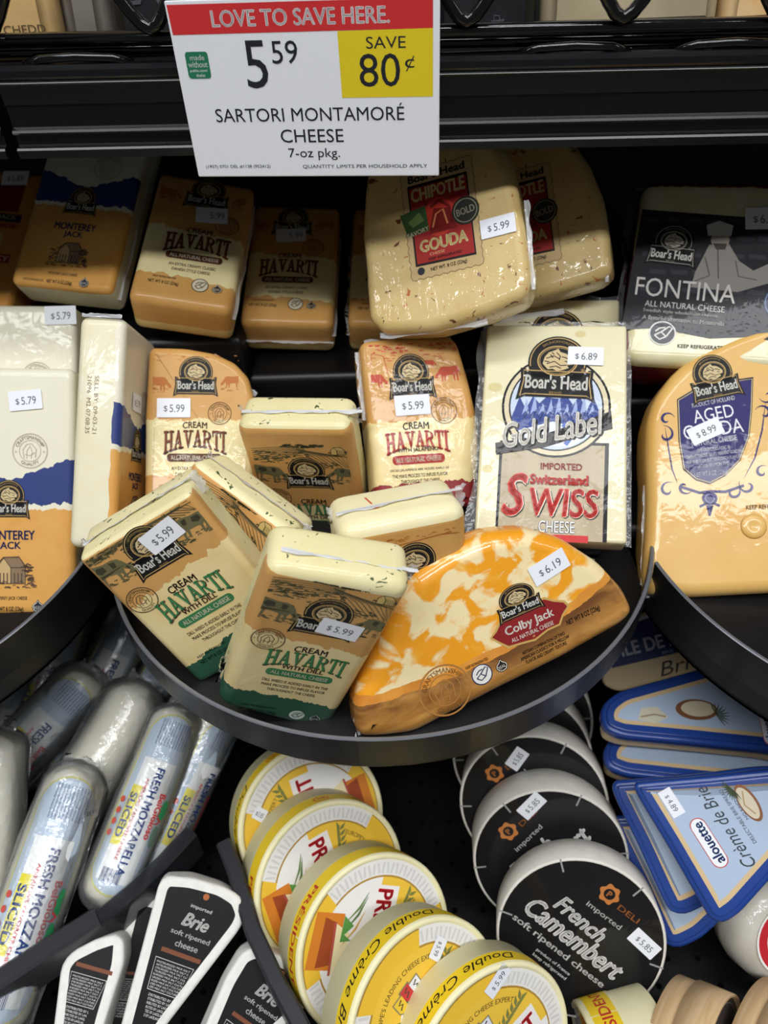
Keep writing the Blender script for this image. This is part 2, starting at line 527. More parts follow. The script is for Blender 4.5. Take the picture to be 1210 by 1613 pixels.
# poses: position (m), rotation, size (mm), outline (mm), sticker (x, y, w, h, turn)
POSES = {
'sign': {"loc":[-0.0439,0.4586,1.4],"q":[0.6958,0.7162,-0.0399,-0.0364],"dims":[140.1,86.7,1.0]},
'hav_back1': {"loc":[-0.1446,0.5495,1.2891],"q":[0.973,0.2086,0.0971,-0.0198],"dims":[70.9,120.3,35.8],"st":[9.0,23.2,23.0,15.0,7.3]},
'hav_back2': {"loc":[-0.0815,0.5879,1.2532],"q":[0.9796,0.1989,0.0265,-0.0113],"dims":[70.4,124.6,33.9],"st":[-2.4,27.0,23.9,14.0,5.7]},
'hav_back3': {"loc":[-0.0003,0.5942,1.2459],"q":[0.9796,0.1989,0.0265,-0.0113],"dims":[70.4,124.6,33.9]},
'mont_back': {"loc":[-0.233,0.5944,1.3072],"q":[0.9502,0.3004,0.0122,-0.0819],"dims":[73.0,145.9,28.6],"sc":1.06},
'spicy': {"loc":[-0.332,0.6085,1.272],"q":[0.9502,0.3004,0.0122,-0.0819],"dims":[72.0,120.0,35.0],"st":[-1.0,59.2,21.4,12.9,8.1],"sc":1.1},
'gouda_a': {"loc":[0.03,0.492,1.3178],"q":[0.9013,0.3932,-0.1795,-0.0302],"dims":[47.1,68.9,1.0],"out":[[-50.9,33.1],[-43.9,57.0],[-28.1,67.2],[9.4,59.7],[36.8,46.1],[46.0,32.3],[49.1,8.8],[50.3,-13.5],[51.5,-35.7],[51.1,-51.4],[45.5,-62.0],[18.9,-66.8],[-13.5,-68.8],[-49.3,-63.3],[-57.2,-53.5],[-56.6,-25.8],[-55.3,4.0]],"st":[35.4,-14.1,22.1,12.1,-0.3]},
'gouda_b': {"loc":[0.0904,0.5472,1.2954],"q":[0.9013,0.3932,-0.1795,-0.0302],"dims":[47.1,68.9,1.0],"out":[[-43.8,33.2],[-35.0,66.4],[-14.7,76.7],[16.6,69.0],[40.5,47.8],[50.5,24.4],[55.9,-1.2],[56.7,-28.5],[55.7,-50.3],[47.2,-54.9],[1.1,-57.6],[-35.3,-54.0],[-47.0,-32.5]]},
'fontina': {"loc":[0.2205,0.5135,1.2682],"q":[0.9456,0.3084,-0.0418,-0.0948],"dims":[96.2,120.1,40.0],"st":[27.4,34.1,22.1,14.5,2.3],"sc":1.18},
'swiss': {"loc":[0.0982,0.4079,1.2133],"q":[0.9605,0.2653,-0.0444,-0.071],"dims":[91.7,150.0,18.0],"st":[19.6,51.2,22.8,13.2,-1.9]},
'swiss_back': {"loc":[0.1084,0.4602,1.1947],"q":[0.9605,0.2653,-0.0444,-0.071],"dims":[91.7,174.6,20.0]},
'hav_mid': {"loc":[-0.1416,0.4437,1.2012],"q":[0.9334,0.3536,0.058,0.0169],"dims":[71.8,116.6,36.0],"out":[[-35.7,54.9],[-32.5,58.4],[-9.2,58.4],[14.0,54.4],[28.8,47.2],[38.4,36.4],[43.2,20.1],[44.5,-16.5],[42.9,-55.0],[36.9,-58.3],[-33.3,-58.3],[-36.1,-55.0],[-36.7,2.1]],"st":[-15.7,10.7,24.5,14.7,0.7],"sc":0.93},
'jalap': {"loc":[0.0148,0.431,1.2046],"q":[0.9181,0.3833,0.0759,0.0655],"dims":[71.9,116.2,36.0],"out":[[-36.9,53.6],[-33.5,57.4],[-5.0,59.8],[25.2,59.6],[30.8,53.2],[36.5,27.7],[39.6,4.3],[39.7,-17.7],[33.9,-54.2],[30.2,-59.1],[-30.8,-57.9],[-35.1,-53.4],[-35.2,-25.8],[-35.9,5.8],[-36.8,34.2]],"st":[-5.2,11.8,24.2,13.7,0.9]},
'dill_lean': {"loc":[-0.065,0.4087,1.1691],"q":[0.6527,0.755,-0.0565,-0.028],"dims":[74.9,112.9,30.3]},
'dill_tilt': {"loc":[-0.1233,0.3547,1.1595],"q":[0.7865,0.5255,0.0111,-0.3243],"dims":[80.8,95.0,36.4]},
'side_pack': {"loc":[0.0034,0.2962,1.1723],"q":[0.7628,0.6344,0.0824,0.0941],"dims":[71.6,116.0,37.3]},
'dill_left': {"loc":[-0.1195,0.301,1.1783],"q":[0.7356,0.6296,-0.0796,0.2369],"dims":[73.3,111.3,36.0],"st":[9.3,42.9,22.5,13.6,7.1]},
'dill_center': {"loc":[-0.0532,0.2554,1.1782],"q":[0.6797,0.7082,0.1512,-0.1165],"dims":[72.6,129.6,25.2],"out":[[-36.1,63.9],[34.7,69.4],[34.2,-71.8],[-35.0,-58.6]],"st":[10.5,28.4,22.6,12.6,-6.2]},
'colby': {"loc":[0.0611,0.2705,1.1325],"q":[0.8506,0.4874,0.0233,0.1959],"dims":[180.0,86.0,32.0],"out":[[-93.8,6.2],[-89.5,23.8],[-83.8,32.8],[-67.0,48.3],[-48.6,66.1],[-32.5,81.7],[-10.4,86.6],[15.6,87.0],[39.3,79.6],[56.8,66.4],[74.8,42.4],[83.9,21.7],[85.7,7.1],[76.1,2.5],[38.2,-1.2],[-12.2,-3.2],[-63.0,-6.2],[-82.5,0.4]],"st":[42.3,55.5,23.6,12.3,9.6]},
'mont_front': {"loc":[-0.2632,0.3989,1.1801],"q":[0.9055,0.4232,0.0303,-0.003],"dims":[72.0,139.9,35.0],"st":[9.7,51.4,18.5,11.0,5.7],"sc":1.19},
'mont_rear': {"loc":[-0.2763,0.4698,1.1964],"q":[0.9055,0.4232,0.0303,-0.003],"dims":[72.0,139.9,35.0],"st":[27.1,63.1,20.1,12.0,2.3],"sc":1.12},
'mont_side': {"loc":[-0.1804,0.4319,1.1964],"q":[0.617,0.3049,0.6751,0.2755],"dims":[70.0,136.0,27.0],"sc":1.09},
'agedg': {"loc":[0.2131,0.4123,1.1881],"q":[0.934,0.3529,-0.0262,-0.0503],"dims":[83.4,156.7,35.0],"out":[[32.9,77.6],[25.9,76.0],[7.7,68.6],[-12.0,58.4],[-26.5,44.9],[-36.3,30.3],[-40.4,14.4],[-41.0,-0.9],[-39.7,-26.6],[-40.6,-51.7],[-41.7,-76.1],[-39.3,-83.0],[-16.7,-84.0],[24.3,-79.5],[44.2,-77.1],[48.3,-31.3],[47.5,22.8],[43.0,63.7]],"st":[-8.9,10.5,19.0,10.1,26.6],"sc":1.17},
'w1': {"loc":[-0.0718,0.2825,0.9483],"q":[0.4684,0.3882,-0.1626,0.7768],"dims":[115.0,115.0,30.1],"st":[23.4,36.3,9.8,9.0,-140.6]},
'w2': {"loc":[-0.0557,0.2384,0.9464],"q":[0.7777,0.1731,0.4157,-0.4386],"dims":[114.4,114.4,34.4]},
'w3': {"loc":[-0.0235,0.1954,0.9532],"q":[0.6146,0.0182,0.4438,-0.6519],"dims":[114.5,114.5,33.1]},
'w4': {"loc":[0.0085,0.1461,0.9734],"q":[0.7993,0.4244,0.1603,0.3941],"dims":[114.9,114.9,30.6],"st":[29.8,25.3,13.3,9.0,-162.9]},
'w5': {"loc":[0.0459,0.1283,0.9594],"q":[0.8121,0.4685,0.1284,0.3234],"dims":[115.4,115.4,27.7],"st":[25.9,40.8,19.0,9.5,12.6]},
'c1': {"loc":[0.1127,0.2027,0.9374],"q":[0.8403,0.4338,0.0866,-0.3134],"dims":[112.2,112.2,29.0],"st":[33.3,25.0,20.6,11.3,-5.8]},
'c2': {"loc":[0.1013,0.2556,0.9384],"q":[0.8043,0.4361,-0.2224,0.3367],"dims":[111.8,111.8,31.6],"st":[22.3,39.0,20.6,11.3,0.7]},
'c3': {"loc":[0.0941,0.2948,0.9445],"q":[0.8269,0.412,-0.2401,0.2982],"dims":[111.9,111.9,31.0],"st":[17.0,34.6,17.3,10.9,12.0]},
'c4': {"loc":[0.0916,0.3384,0.9379],"q":[0.8269,0.412,-0.2401,0.2982],"dims":[111.9,111.9,31.0]},
'c5': {"loc":[0.1006,0.3777,0.9323],"q":[0.8269,0.412,-0.2401,0.2982],"dims":[111.9,111.9,31.0]},
'wedge_a': {"loc":[0.1992,0.2382,1.0048],"q":[0.8382,0.1816,-0.2708,0.4371],"dims":[100.0,100.0,30.0],"out":[[6.3,57.7],[33.7,18.3],[58.9,-16.2],[73.1,-37.8],[70.5,-45.7],[55.5,-48.5],[14.4,-41.8],[-35.0,-28.7],[-45.5,-23.1],[-47.3,-15.0],[-38.2,-1.7],[-19.8,25.1],[-1.7,52.8],[2.5,57.8]],"st":[7.9,30.6,10.7,14.9,-50.1]},
'wedge_b': {"loc":[0.1918,0.2487,0.979],"q":[0.8365,0.1806,-0.2715,0.4403],"dims":[100.0,100.0,30.0],"out":[[10.7,60.1],[37.3,20.0],[64.5,-16.5],[79.4,-41.5],[76.2,-48.8],[60.0,-51.0],[15.0,-40.3],[-31.6,-23.9],[-45.2,-14.6],[-49.1,-5.5],[-41.5,4.4],[-20.0,29.4],[-0.7,54.2],[5.7,60.3]]},
'wedge_c': {"loc":[0.2348,0.3274,1.0147],"q":[0.9433,0.0953,0.032,-0.3165],"dims":[100.0,100.0,26.0],"out":[[-74.9,-57.1],[-76.8,-46.4],[-71.9,-32.4],[-27.9,23.3],[14.0,78.4],[32.2,96.2],[42.5,93.6],[78.2,21.9],[76.9,12.0],[66.9,2.6],[32.4,-12.5],[-12.6,-38.3],[-54.4,-62.9],[-67.2,-65.2]]},
'wedge_d': {"loc":[0.2469,0.3224,0.9704],"q":[0.9415,0.0951,0.0325,-0.3217],"dims":[100.0,100.0,26.0],"out":[[-77.5,-60.6],[-79.4,-49.7],[-74.4,-35.3],[-28.9,23.0],[14.5,80.4],[33.3,99.0],[44.0,96.7],[81.0,24.7],[79.7,14.6],[69.4,4.7],[33.6,-11.8],[-13.0,-39.6],[-56.8,-65.1],[-70.0,-67.8]]},
'ile': {"loc":[0.2078,0.3994,1.007],"q":[0.9385,0.3207,-0.122,0.0392],"dims":[100.0,100.0,30.0],"out":[[-48.5,8.8],[-24.8,22.7],[4.2,27.6],[33.3,24.6],[59.9,14.3],[46.6,-18.5],[15.3,-28.0],[-43.0,-33.2],[-54.0,-26.3]]},
'brie_a': {"loc":[-0.1508,0.1922,0.9642],"q":[0.9491,0.2432,0.1617,-0.1176],"dims":[100.0,100.0,25.0],"out":[[-27.4,30.5],[-23.8,36.7],[-9.2,39.9],[12.6,40.7],[26.4,37.3],[34.2,28.3],[33.8,19.6],[9.1,-41.7],[2.3,-62.6],[-3.7,-72.6],[-12.3,-71.2],[-17.5,-63.8],[-21.0,-31.2]]},
'brie_b': {"loc":[-0.10830000000000001,0.1645,0.9459],"q":[0.9383,0.231,0.1787,-0.1853],"dims":[100.0,100.0,25.0],"out":[[-15.5,24.5],[-7.8,31.7],[14.7,33.2],[33.2,29.0],[39.7,16.1],[24.8,-12.5],[9.8,-50.7],[-9.6,-54.7],[-15.9,-35.9],[-17.8,6.1]]},
'brie_c': {"loc":[-0.2156,0.1679,0.9385],"q":[0.9667,0.2273,0.0736,-0.0915],"dims":[100.0,100.0,25.0],"out":[[-21.3,17.9],[-17.8,26.0],[-4.1,36.2],[7.8,42.3],[14.3,39.7],[17.8,25.3],[17.7,-8.5],[20.5,-34.7],[12.3,-46.3],[-1.7,-47.1],[-8.5,-39.9]]},
'brie_d': {"loc":[-0.1974,0.1923,0.9202],"q":[0.9528,0.2489,0.1528,-0.0832],"dims":[100.0,100.0,25.0],"out":[[-11.2,39.9],[-2.6,47.8],[12.4,46.6],[19.6,35.6],[18.2,-8.4],[11.7,-47.2],[-5.0,-48.1],[-7.7,-28.1]]}
}
# ---------------------------------------------------------------- printed motifs
BLACK, GOLD, WHITE = '#1b1a1c', '#c9a86a', '#f2efe6'
def emblem(parent, cx, cy, w, rot=0, silver=False, base=.10, ky=1.0, name='brand_emblem', brand=True):
    a = Art(cx, cy, w, w * ky, rot, base)
    g = '#b9b2a2' if silver else GOLD
    arch = circle(0, .13, .38, .385, 30, -38, 218)
    a.poly(arch, BLACK, 1)
    a.poly([(-.40, .02), (-.385, -.03), (.385, -.03), (.40, .02), (.47, .03), (.455, -.14), (.505, -.44), (.40, -.385), (-.40, -.385), (-.505, -.44), (-.455, -.14), (-.47, .03)], BLACK, 1)
    a.line(circle(0, .13, .352, .357, 30, -12, 192), .012, g, 2)
    a.line(circle(0, .15, .255, .215, 30), .016, g, 2, closed=True)
    a.line(circle(0, .15, .232, .192, 30), .006, g, 2, closed=True)
    band = [(-.43, -.005), (.43, -.005), (.418, -.145), (.455, -.385), (.39, -.345), (-.39, -.345), (-.455, -.385), (-.418, -.145)]
    a.line(band, .012, g, 2, closed=True)
    head = [(-.19, .10), (-.17, .20), (-.12, .27), (-.05, .30), (.0, .33), (.03, .28), (.10, .26), (.16, .21), (.20, .15), (.19, .10), (.12, .09), (.15, .05), (.08, .02), (.0, .0), (-.06, .03), (-.12, .02)]
    a.poly(head, '#cfb98c' if not silver else '#cfc7b6', 2)
    for q in ([(-.15, .18), (-.05, .22), (.02, .18)], [(-.02, .27), (.03, .22), (.02, .16)], [(.05, .21), (.10, .20), (.15, .17)], [(-.14, .10), (-.04, .14), (.04, .08), (.12, .09)],
              [(-.1, .05), (-.02, .07), (.05, .04)], [(-.10, .24), (-.06, .19)], [(-.17, .14), (-.11, .13)], [(-.08, .27), (-.05, .24)], [(.09, .15), (.14, .13)]):
        a.line(q, .014, BLACK, 3)
    a.text("BRUNCKHORST'S", 0, .13 + .305, .44, .035, g, 2, bold=.01, bend=.305)
    a.text("Boar's Head", 0, -.165, .80, .205, WHITE, 3, bold=.03)
    for x in (-.395, .08):                            # blackletter spurs on the capitals
        a.line([(x - .03, -.09), (x + .03, -.075)], .018, WHITE, 3)
    a.text('®', .33, .02, .045, .045, g, 3)
    a.text('BRAND', 0, -.315, .16, .032, g, 3, bold=.01)
    return a.build(name, parent)

COW = [(-.50, .17), (-.44, .27), (-.30, .26), (-.10, .23), (.12, .25), (.25, .22), (.33, .12), (.38, .02), (.46, -.06), (.52, -.17), (.47, -.24), (.40, -.20), (.34, -.12), (.27, -.06), (.24, -.15), (.25, -.35), (.20, -.36), (.17, -.16),
       (.13, -.14), (.12, -.34), (.07, -.35), (.05, -.13), (-.15, -.10), (-.24, -.10), (-.27, -.34), (-.32, -.35), (-.31, -.12), (-.37, -.05), (-.39, -.34), (-.45, -.35), (-.44, -.02), (-.49, .05), (-.52, -.15), (-.55, -.14)]
def cow(a, cx, cy, w, m, L=2, flip=False, rot=0, patches=None):
    r = math.radians(rot)
    f = -1 if flip else 1
    tr = lambda P: [(cx + (x * f * math.cos(r) - y * math.sin(r)) * w, cy + (x * f * math.sin(r) + y * math.cos(r)) * w) for x, y in P]
    a.poly(tr(COW), m, L)
    if patches:
        for P in ([(-.30, .20), (-.12, .18), (-.10, .05), (-.25, .0), (-.36, .08)], [(.02, .20), (.16, .18), (.15, .04), (.05, .02)], [(.36, -.02), (.42, -.1), (.38, -.14), (.32, -.06)]):
            a.poly(tr(P), patches, L + 1)
def scrub(a, x0, x1, y, h, m, n=14, L=2, rng=None, w=.5):
    """hatching and little bushes"""
    rng = rng or random
    for i in range(n):
        x = x0 + (x1 - x0) * rng.random()
        yy = y + h * (rng.random() - .5)
        l = 1.2 + rng.random() * 2.2
        a.line([(x - l / 2, yy), (x - l / 5, yy + .9 * rng.random()), (x + l / 4, yy + .5 * rng.random()), (x + l / 2, yy)], w * (.5 + .6 * rng.random()), m, L)
def seal(parent, cx, cy, r, m='#6b4a2e', base=.1, top='CRAFTSMANSHIP', bot='QUALITY', name='quality_seal', fill=None, ky=1):
    a = Art(cx, cy, r, r * ky, 0, base)
    if fill:
        a.poly(circle(0, 0, 1), fill, 1)
    a.line(circle(0, 0, 1, n=36), .07, m, 2, closed=True)
    a.line(circle(0, 0, .62, n=30), .04, m, 2, closed=True)
    a.text(top, 0, .80, 2.0, .20, m, 3, bold=.015, bend=.8)
    a.text(bot, 0, -.80, 1.1, .20, m, 3, bold=.015, bend=-.8)
    a.text('*', -.81, -.05, .14, .14, m, 3); a.text('*', .81, -.05, .14, .14, m, 3)
    a.line([(-.35, -.42), (-.42, .05), (-.2, .38), (.1, .42), (.36, .1), (.3, -.4)], .05, m, 2)
    a.line([(-.2, -.45), (-.18, 0), (.02, .3)], .045, m, 2)
    a.line([(.05, -.46), (.12, -.1), (.05, .2)], .045, m, 2)
    a.line([(-.3, -.2), (0, -.28), (.28, -.1)], .045, m, 2)
    return a.build(name, parent)
def icon_seal(a, cx, cy, r, m, bgc, L=2):
    a.poly(circle(cx, cy, r), bgc, L)
    a.line(circle(cx, cy, r), r * .11, m, L + 1, closed=True)
    for q in ([(-.6, -.2), (-.1, .1), (.3, -.3)], [(-.6, -.2), (-.2, -.55), (.3, -.3)], [(-.1, .1), (.5, .6), (.75, .45), (.3, -.3)], [(-.55, .15), (-.2, .45), (.2, .5)]):
        a.line([(cx + x * r, cy + y * r) for x, y in q], r * .12, m, L + 1)
def icon_drop(a, cx, cy, r, m, bgc, L=2):
    P = [(0, 1.1), (.35, .6), (.8, .3), (.95, -.2), (.7, -.7), (0, -.95), (-.7, -.7), (-.95, -.2), (-.8, .3), (-.35, .6)]
    a.poly([(cx + x * r, cy + y * r) for x, y in P], m, L)
    a.line([(cx + x * r * .82, cy + y * r * .82) for x, y in P], r * .1, bgc, L + 1, closed=True)
    a.text('REAL', cx, cy - .15 * r, 1.15 * r, .5 * r, bgc, L + 2, bold=.02, rot=8)

SERIF = {
 'H': (1.0, [[(.10, 0), (.30, 0), (.30, 1), (.10, 1)], [(.70, 0), (.90, 0), (.90, 1), (.70, 1)], [(.30, .46), (.70, .46), (.70, .56), (.30, .56)], [(0, 0), (.4, 0), (.4, .08), (0, .08)], [(.6, 0), (1, 0), (1, .08), (.6, .08)], [(0, .92), (.4, .92), (.4, 1), (0, 1)], [(.6, .92), (1, .92), (1, 1), (.6, 1)]]),
 'A': (1.0, [[(.10, 0), (.22, 0), (.55, .92), (.45, 1)], [(.66, 0), (.90, 0), (.58, 1), (.42, 1)], [(.24, .30), (.74, .30), (.72, .40), (.27, .40)], [(0, 0), (.32, 0), (.32, .08), (0, .08)], [(.56, 0), (1, 0), (1, .08), (.56, .08)]]),
 'V': (1.0, [[(.10, 1), (.34, 1), (.56, .12), (.48, 0)], [(.76, 1), (.90, 1), (.58, 0), (.46, 0)], [(0, .92), (.44, .92), (.44, 1), (0, 1)], [(.66, .92), (1, .92), (1, 1), (.66, 1)]]),
 'R': (1.0, [[(.10, 0), (.30, 0), (.30, 1), (.10, 1)], [(0, 0), (.4, 0), (.4, .08), (0, .08)], [(0, .92), (.4, .92), (.4, 1), (0, 1)], [(.30, .92), (.60, .92), (.74, .86), (.66, .78), (.56, .90), (.3, .9)], [(.62, .88), (.80, .80), (.84, .70), (.78, .58), (.62, .50), (.60, .58), (.66, .70), (.62, .84)], [(.3, .48), (.64, .48), (.66, .58), (.3, .58)], [(.42, .50), (.60, .50), (.95, .04), (.98, 0), (.74, 0)]]),
 'T': (.92, [[(.36, 0), (.56, 0), (.56, 1), (.36, 1)], [(.24, 0), (.68, 0), (.68, .08), (.24, .08)], [(0, .9), (.92, .9), (.92, 1), (0, 1)], [(0, .70), (.07, .70), (.10, .92), (0, .95)], [(.85, .70), (.92, .70), (.92, .95), (.82, .92)]]),
 'I': (.5, [[(.15, 0), (.35, 0), (.35, 1), (.15, 1)], [(0, 0), (.5, 0), (.5, .08), (0, .08)], [(0, .92), (.5, .92), (.5, 1), (0, 1)]]),
}
def serif_word(a, word, cx, cy, w, h, m, edge, L=3):
    tot = sum(SERIF[c][0] for c in word) + .07 * (len(word) - 1)
    def tr(x, y):
        u = (x / tot - .5) * 2                       # -1..1
        k = 1 + .38 * u * u                           # ends hang lower
        return (cx + (u * w / 2), cy + h / 2 - (1 - y) * h * .78 * k - u * u * h * .06)
    x = 0
    for c in word:
        wd, P = SERIF[c]
        for p in P:
            q = [tr(x + px, py) for px, py in p]
            n = len(q)
            gx = sum(v[0] for v in q) / n; gy = sum(v[1] for v in q) / n
            e = h * .035
            o = []
            for vx, vy in q:
                d = math.hypot(vx - gx, vy - gy) or 1
                o.append((vx + (vx - gx) / d * e + e * .8, vy + (vy - gy) / d * e - e * .8))
            if edge:
                a.poly(o, edge, L)
            a.poly(q, m, L + 1)
        x += wd + .07

# ---------------------------------------------------------------- label and cheese materials
def label_mat(name, bands, cheese, zcut=None, ycut=None, coat=.32, bump=.28, fleck=None, slope=0, amp=7, nsc=120, vee=0):
    """printed wrap: bands = [colour, (y_mm, colour), ...] from the top down with torn-looking edges"""
    t = NT(name)
    X, Y, Z = t.xyz()
    rag = t.ma('MULTIPLY', t.ma('SUBTRACT', t.noise(nsc, 5, (1, .6, .3), .3, .62), .5), amp * 2 * MM)
    y = t.ma('ADD', Y, rag)
    if slope:
        y = t.ma('ADD', y, t.ma('MULTIPLY', X, slope))
    mot = t.step(t.noise(45, 5, (1, 1, 1), .4, .6), .35, .7)
    def tone(c):
        l = lin(c)
        return t.mix(mot, l, tuple([v * q for v, q in zip(l[:3], (.93, .86, .72))] + [1])) if c not in NOTONE else lin(c)
    col = tone(bands[0])
    for i_, (yy, c) in enumerate(bands[1:]):
        yv = t.ma('SUBTRACT', y, t.ma('MULTIPLY', t.ma('ABSOLUTE', X), vee)) if vee and i_ == 0 else y
        col = t.mix(t.ma('LESS_THAN', yv, yy * MM), col, tone(c))
    ch = lin(cheese)
    chc = t.mix(t.step(t.noise(60, 4), .35, .7), ch, tuple([v * q for v, q in zip(ch[:3], (.97, .94, .84))] + [1]))
    if fleck:
        f1 = t.ma('GREATER_THAN', t.noise(150, 2, (1, .35, 1), 1.5, .5, (3, 1, 2)), .70)
        f2 = t.ma('GREATER_THAN', t.noise(230, 2, (.5, 1, .7), 1.0, .5, (7, 5, 1)), .715)
        f = t.ma('MAXIMUM', f1, f2)
        chc = t.mix(f, chc, lin(fleck))
    if zcut is not None:
        zz = t.ma('ADD', Z, t.ma('MULTIPLY', t.ma('SUBTRACT', t.noise(60, 2), .5), .004))
        col = t.mix(t.ma('LESS_THAN', zz, -zcut * MM), col, chc)
    if ycut is not None:
        col = t.mix(t.ma('GREATER_THAN', Y, ycut * MM), col, chc)
    t.film(coat, bump)
    return t.done(col, .45, .3)
ORG, CRM = '#d1a05d', '#e9d9a2'
NOTONE = set(['#2f5a44', '#8c2a2c', '#2c3d78', '#e6e1ca', CRM])

def cheese_mat(name, base, dark, flecks=None, coat=.32, bump=.28, sc=30, holes=None, rough=.4):
    t = NT(name)
    col = t.mix(t.step(t.noise(sc, 5, None, .3, .6), .3, .75), lin(base), lin(dark))
    if flecks:
        for c, s, th, off in flecks:
            f = t.step(t.noise(s, 3, (1, 1, 1), .8, .55, off), th, th + .03)
            col = t.mix(f, col, lin(c))
    t.film(coat, bump)
    t.b.inputs['Subsurface Weight'].default_value = .08
    t.b.inputs['Subsurface Radius'].default_value = (.008, .006, .003)
    t.b.inputs['Subsurface Scale'].default_value = .5
    return t.done(col, rough, .35)

STICK = plain('#eceef4', .55, .3, name='sticker_paper')
INKG = ink('#5a5a64', 0, 0)
def sticker(parent, st, price, base=.75, dollar=True, warp=None):
    cx, cy, w, h, r = st
    a = Art(cx, cy, 1, 1, r, 0)
    a.base = base
    p = rrect(0, 0, w, h, .5, 3)
    n = len(p)
    b = len(a.V)
    a.poly(p, STICK, 0)
    o = a.build('price_sticker', parent, warp)
    t = Art(cx, cy, 1, 1, r, base)
    if dollar:
        t.text('$', -w * .24, -h * .06, None, h * .34, INKG, 1)
        t.text(price, w * .10, -h * .03, w * .44, h * .40, INKG, 1)
    else:
        t.text(price, w * .17, 0, w * .46, h * .42, INKG, 1)
    t.build('price_digits', o, warp)
    return o

# ---------------------------------------------------------------- wrapped cheese packs
def pack_body(r, W, H, T, mat, outline=None, rad=7, b=6, bb=5, wob=.5, name='cheese_block'):
    p = outline or [(-W / 2, -H / 2), (W / 2, -H / 2), (W / 2, H / 2), (-W / 2, H / 2)]
    return slab(name, fillet(ccw([tuple(q) for q in p]), rad, 5), T, b, mat, r, bb=bb, wob=wob)

M_HAV = label_mat('havarti_wrap', [ORG, (6, CRM), (-37, ORG)], '#e9cf8e', zcut=24, slope=.08)
M_HAV_MID = label_mat('havarti_wrap_flat', [ORG, (2, CRM), (-40, ORG)], '#e9cf8e', zcut=30)
M_JAL = label_mat('jalapeno_wrap', [ORG, (1.5, '#f0dfa9'), (-41, '#8c2a2c')], '#ece0b0', zcut=30, ycut=58.3)
M_DILL = label_mat('dill_wrap', ['#cf9f60', (17, '#ead7a2'), (-35, '#2f5a44')], '#e8deae', zcut=10, ycut=53.5, fleck='#4a5a32', slope=-.12)
M_DILLC = label_mat('dill_wrap_front', ['#cf9f60', (12, '#ead7a2'), (-40, '#2f5a44')], '#e8deae', zcut=12, ycut=59, fleck='#4a5a32', slope=.1)
M_DILLL = label_mat('dill_wrap_back', ['#cf9f60', (-20, '#ead7a2'), (-52, '#2f5a44')], '#e8deae', zcut=9, ycut=53, fleck='#4a5a32')
M_SIDE = label_mat('jalapeno_wrap_side', [ORG, (-30, '#f0dfa9')], '#efe6bd', zcut=9, ycut=50)

